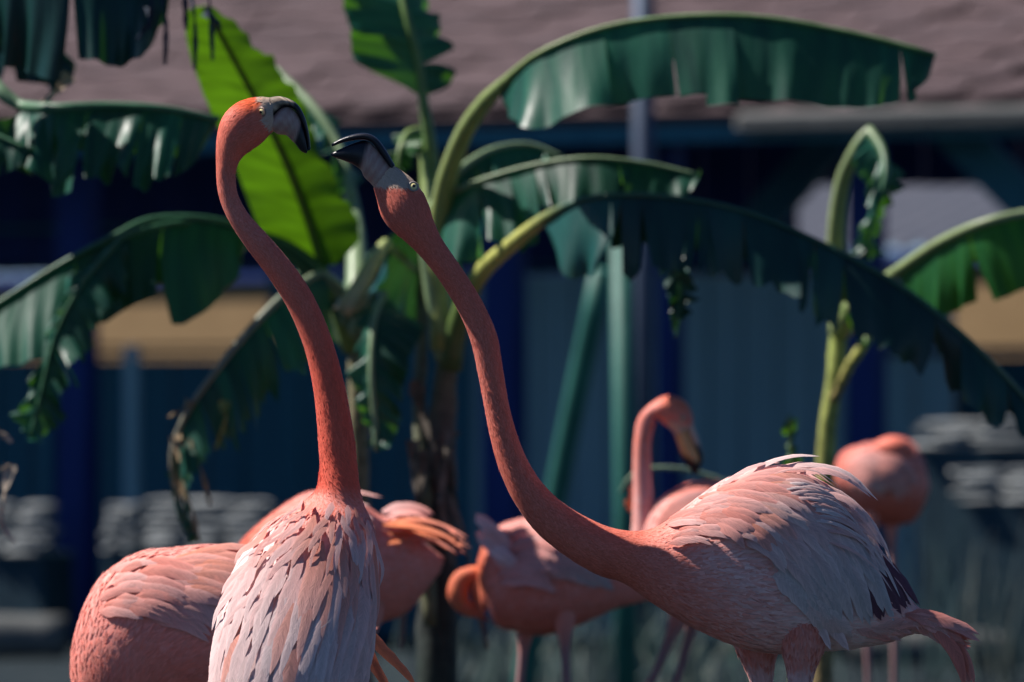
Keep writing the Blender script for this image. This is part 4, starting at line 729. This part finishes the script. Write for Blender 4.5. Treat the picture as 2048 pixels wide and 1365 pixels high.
ring_row(B3, SF3, [((330, 1120), (300, 1250), (480, 1200), (420, 1290), 10, 30, .10, (.004, .008, .009, .006), (PINK, CORAL2), (PALE_P, GREY)), ((280, 1130), (250, 1230), (420, 1160), (350, 1265), 11, 28, .10, (.006, .012, .012, .009), (PINK, CORAL2), (PALE_P, PINK)), ((360, 1108), (350, 1190), (560, 1175), (470, 1240), 11, 30, .12, (.006, .012, .014, .01), (PINK, ORNG*.6+PINK*.4), (PALE_P, PINK)), ((400, 1100), (380, 1150), (590, 1160), (530, 1210), 9, 26, .12, (.009, .016, .018, .014), (ORNG*.7+PINK*.3, PINK), (PALE_P, PINK)), ((240, 1140), (205, 1230), (320, 1130), (285, 1250), 11, 24, .08, (.004, .010, .01, .008), (PINK, CORAL2), (PINK, PALE_P))], rg, None)
# -- flamingo hidden behind the back-turned one, orange tail to the right
def col4(px, u, rg):
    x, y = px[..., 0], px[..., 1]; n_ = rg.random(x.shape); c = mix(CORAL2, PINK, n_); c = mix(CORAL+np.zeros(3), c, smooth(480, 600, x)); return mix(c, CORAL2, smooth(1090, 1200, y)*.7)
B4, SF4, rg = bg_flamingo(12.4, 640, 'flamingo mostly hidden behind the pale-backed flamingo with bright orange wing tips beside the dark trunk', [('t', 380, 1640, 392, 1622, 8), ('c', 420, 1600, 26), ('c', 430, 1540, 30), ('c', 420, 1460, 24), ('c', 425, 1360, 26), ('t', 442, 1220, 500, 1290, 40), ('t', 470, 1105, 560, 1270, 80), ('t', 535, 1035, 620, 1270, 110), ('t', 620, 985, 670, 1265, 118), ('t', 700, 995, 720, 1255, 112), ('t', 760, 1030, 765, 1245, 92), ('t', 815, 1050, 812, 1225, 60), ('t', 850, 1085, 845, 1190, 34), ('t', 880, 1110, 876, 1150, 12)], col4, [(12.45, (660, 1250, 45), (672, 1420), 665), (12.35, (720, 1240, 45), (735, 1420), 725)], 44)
row(B4, SF4, (775, 1040), (780, 1085), (948, 1086), (915, 1112), 11, 20, .10, (.02, .035, .03, .01), (ORNG, ORNG*.8+PINK*.2), (ORNG, PINK), rg, None, 5, taper=2, bias=(-.5, -.3, 1.2), soft=.6)
row(B4, SF4, (760, 1020), (790, 1060), (870, 1030), (850, 1070), 6, 24, .12, (.004, .012, .012, .008), (PINK, PALE_P), (CORAL2, PINK), rg, None, 4, bias=(-.4, -.3, .8), soft=.5)
row(B4, SF4, (600, 1000), (560, 1060), (760, 1000), (740, 1100), 8, 30, .08, (.004, .012, .012, .008), (PINK, PALE_P), (PALE_P, PINK), rg, None, 4, bias=(-.4, -.3, .8), soft=.5)
# -- preening flamingo in the middle
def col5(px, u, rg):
    x, y = px[..., 0], px[..., 1]; n_ = rg.random(x.shape); c = mix(CORAL2, PINK, n_*.7); c = mix(c, mix(PALE_P, WHITE, n_), np.exp(-((x-1080)/110)**2-((y-1075)/40)**2)*.5); c = mix(c, GREY*.6, smooth(1100, 1240, x)*smooth(1130, 1030, y)*.5); c = mix(c, mix(ORNG, CORAL, n_)*.85, smooth(985, 960, x)*.9); return mix(c, CORAL*.9, smooth(1190, 1250, y)*.5)  # pale patch on the upper back paints its sunlit area into the colour
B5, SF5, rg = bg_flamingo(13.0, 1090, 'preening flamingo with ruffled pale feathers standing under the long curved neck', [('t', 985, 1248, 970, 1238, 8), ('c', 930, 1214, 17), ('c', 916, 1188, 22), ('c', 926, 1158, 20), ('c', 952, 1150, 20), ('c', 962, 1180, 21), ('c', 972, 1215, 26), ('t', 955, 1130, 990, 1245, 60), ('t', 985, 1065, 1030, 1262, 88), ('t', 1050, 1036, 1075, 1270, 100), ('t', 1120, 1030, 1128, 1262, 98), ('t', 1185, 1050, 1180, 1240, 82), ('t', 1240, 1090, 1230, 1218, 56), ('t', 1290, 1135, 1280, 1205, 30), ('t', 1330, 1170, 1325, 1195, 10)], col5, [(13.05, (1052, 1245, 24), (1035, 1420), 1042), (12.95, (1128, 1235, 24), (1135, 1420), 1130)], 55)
row(B5, SF5, (1010, 1110), (1040, 1160), (945, 1040), (960, 1110), 7, 30, -.08, (.004, .02, .03, .03), (PINK, PALE_P), (WHITE, PALE_P), rg, None, 5, bias=(-.6, -.3, .6), soft=.5)
row(B5, SF5, (1010, 1080), (1010, 1170), (1120, 1070), (1110, 1190), 10, 32, .14, (.004, .02, .022, .014), (CORAL2, PINK), (PALE_P, PINK), rg, None, 6, bias=(-.5, -.3, .7), soft=.5)
row(B5, SF5, (1080, 1060), (1080, 1150), (1240, 1110), (1220, 1190), 10, 34, .10, (.004, .014, .014, .008), (PINK, PALE_P*.8), (GREY*.8, PINK), rg, None, 6)
# -- flamingo with the arched neck and down-turned bill
def col6(px, u, rg):
    x, y = px[..., 0], px[..., 1]; n_ = rg.random(x.shape); c = mix(CORAL2, PINK, n_*.7); c = mix(c, np.array([.85, .20, .10]), smooth(850, 810, y)*smooth(1310, 1335, x)*.7); c = mix(c, mix(PINK, PALE_P, n_), smooth(880, 1000, y)*(x < 1330)*.7); return mix(c, FACE, smooth(846, 856, y-.25*(x-1370))*(y < 880)*(x > 1335))
B6, SF6, rg = bg_flamingo(13.2, 1400, 'flamingo with arched neck and yellowish black-tipped bill pointing down behind the humped back', [('t', 1386, 852, 1352, 872, 14), ('t', 1386, 836, 1340, 858, 26), ('t', 1374, 808, 1324, 846, 32), ('t', 1346, 792, 1312, 836, 32), ('t', 1316, 798, 1304, 838, 24), ('c', 1296, 836, 17), ('c', 1286, 875, 17), ('c', 1284, 930, 18), ('c', 1286, 990, 20), ('c', 1288, 1050, 24), ('c', 1292, 1105, 32), ('t', 1268, 1150, 1330, 1200, 50), ('t', 1290, 1040, 1370, 1222, 78), ('t', 1340, 985, 1420, 1220, 92), ('t', 1400, 962, 1460, 1200, 95), ('t', 1460, 965, 1490, 1170, 80), ('t', 1520, 1000, 1525, 1140, 54), ('t', 1570, 1050, 1565, 1120, 26), ('t', 1600, 1085, 1595, 1105, 8)], col6, [(13.25, (1400, 1195, 30), (1345, 1400), 1350), (13.15, (1370, 1205, 30), (1285, 1410), 1280)], 66)
YB = np.array([.85, .42, .16])
horn(B6, 'lower_bill', [('t', 1372, 858, 1350, 872, 13), ('t', 1380, 872, 1356, 888, 14), ('t', 1388, 890, 1362, 908, 13), ('t', 1396, 905, 1370, 925, 11), ('t', 1400, 922, 1382, 942, 8), ('t', 1394, 946, 1386, 952, 4)], 13.2, lambda px: mix(YB*np.ones(px.shape[:-1]+(1,)), BLK, smooth(912, 922, px[..., 1]-.5*(px[..., 0]-1380))))
horn(B6, 'upper_bill', [('t', 1386, 850, 1374, 860, 12), ('t', 1393, 868, 1381, 876, 12), ('t', 1400, 886, 1388, 894, 11), ('t', 1405, 904, 1395, 910, 9), ('t', 1405, 924, 1397, 926, 6), ('t', 1394, 950, 1390, 951, 3)], 13.2, lambda px: mix(np.array([.6, .4, .3])*np.ones(px.shape[:-1]+(1,)), BLK, smooth(880, 900, px[..., 1])))
eye(B6, SF6, 1366, 838, 5)
row(B6, SF6, (1310, 1040), (1330, 1120), (1420, 985), (1450, 1120), 9, 34, .1, (.004, .016, .016, .01), (PINK, CORAL2), (PALE_P, CORAL2), rg, None, 6)
row(B6, SF6, (1275, 985), (1262, 1020), (1255, 965), (1250, 1000), 3, 20, .1, (-.02, -.02, -.02), (ORNG, CORAL2), (ORNG, CORAL2), rg, None, 4)
# -- far flamingo, head tucked
def col7(px, u, rg):
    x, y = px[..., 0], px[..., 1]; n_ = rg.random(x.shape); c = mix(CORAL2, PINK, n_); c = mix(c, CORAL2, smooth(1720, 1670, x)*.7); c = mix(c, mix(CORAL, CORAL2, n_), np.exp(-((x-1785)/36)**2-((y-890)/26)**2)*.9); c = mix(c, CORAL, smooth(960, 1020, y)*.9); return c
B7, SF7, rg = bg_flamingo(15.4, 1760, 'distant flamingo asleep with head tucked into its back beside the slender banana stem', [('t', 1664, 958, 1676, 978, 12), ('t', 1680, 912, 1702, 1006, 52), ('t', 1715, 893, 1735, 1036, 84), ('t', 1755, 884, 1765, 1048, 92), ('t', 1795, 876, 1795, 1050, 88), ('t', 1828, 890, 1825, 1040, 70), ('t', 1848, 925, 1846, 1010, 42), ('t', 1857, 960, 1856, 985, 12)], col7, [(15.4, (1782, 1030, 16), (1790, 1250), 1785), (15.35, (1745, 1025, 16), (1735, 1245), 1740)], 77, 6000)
row(B7, SF7, (1690, 930), (1700, 970), (1790, 930), (1770, 1000), 8, 28, .15, (.004, .016, .018, .012), (CORAL2, PINK), (PALE_P, PINK), rg, None, 5)
row(B7, SF7, (1740, 905), (1720, 950), (1845, 960), (1800, 1000), 8, 28, .15, (.006, .018, .02, .014), (PINK, CORAL2), (PINK, PALE_P), rg, None, 5)
mb = MB(); g_ = loft_grid(stations([('t', 1745, 890, 1752, 905, 12), ('t', 1762, 878, 1768, 920, 26), ('t', 1788, 872, 1790, 926, 32), ('t', 1812, 880, 1808, 922, 26), ('t', 1828, 898, 1822, 912, 10)], 15.33), 20, 14); add_loft(mb, g_-np.array(B7.location), np.tile(mix(CORAL2, CORAL, .5), g_.shape[:-1]+(1,))); mb.build('tucked_head', M['skin'], B7)
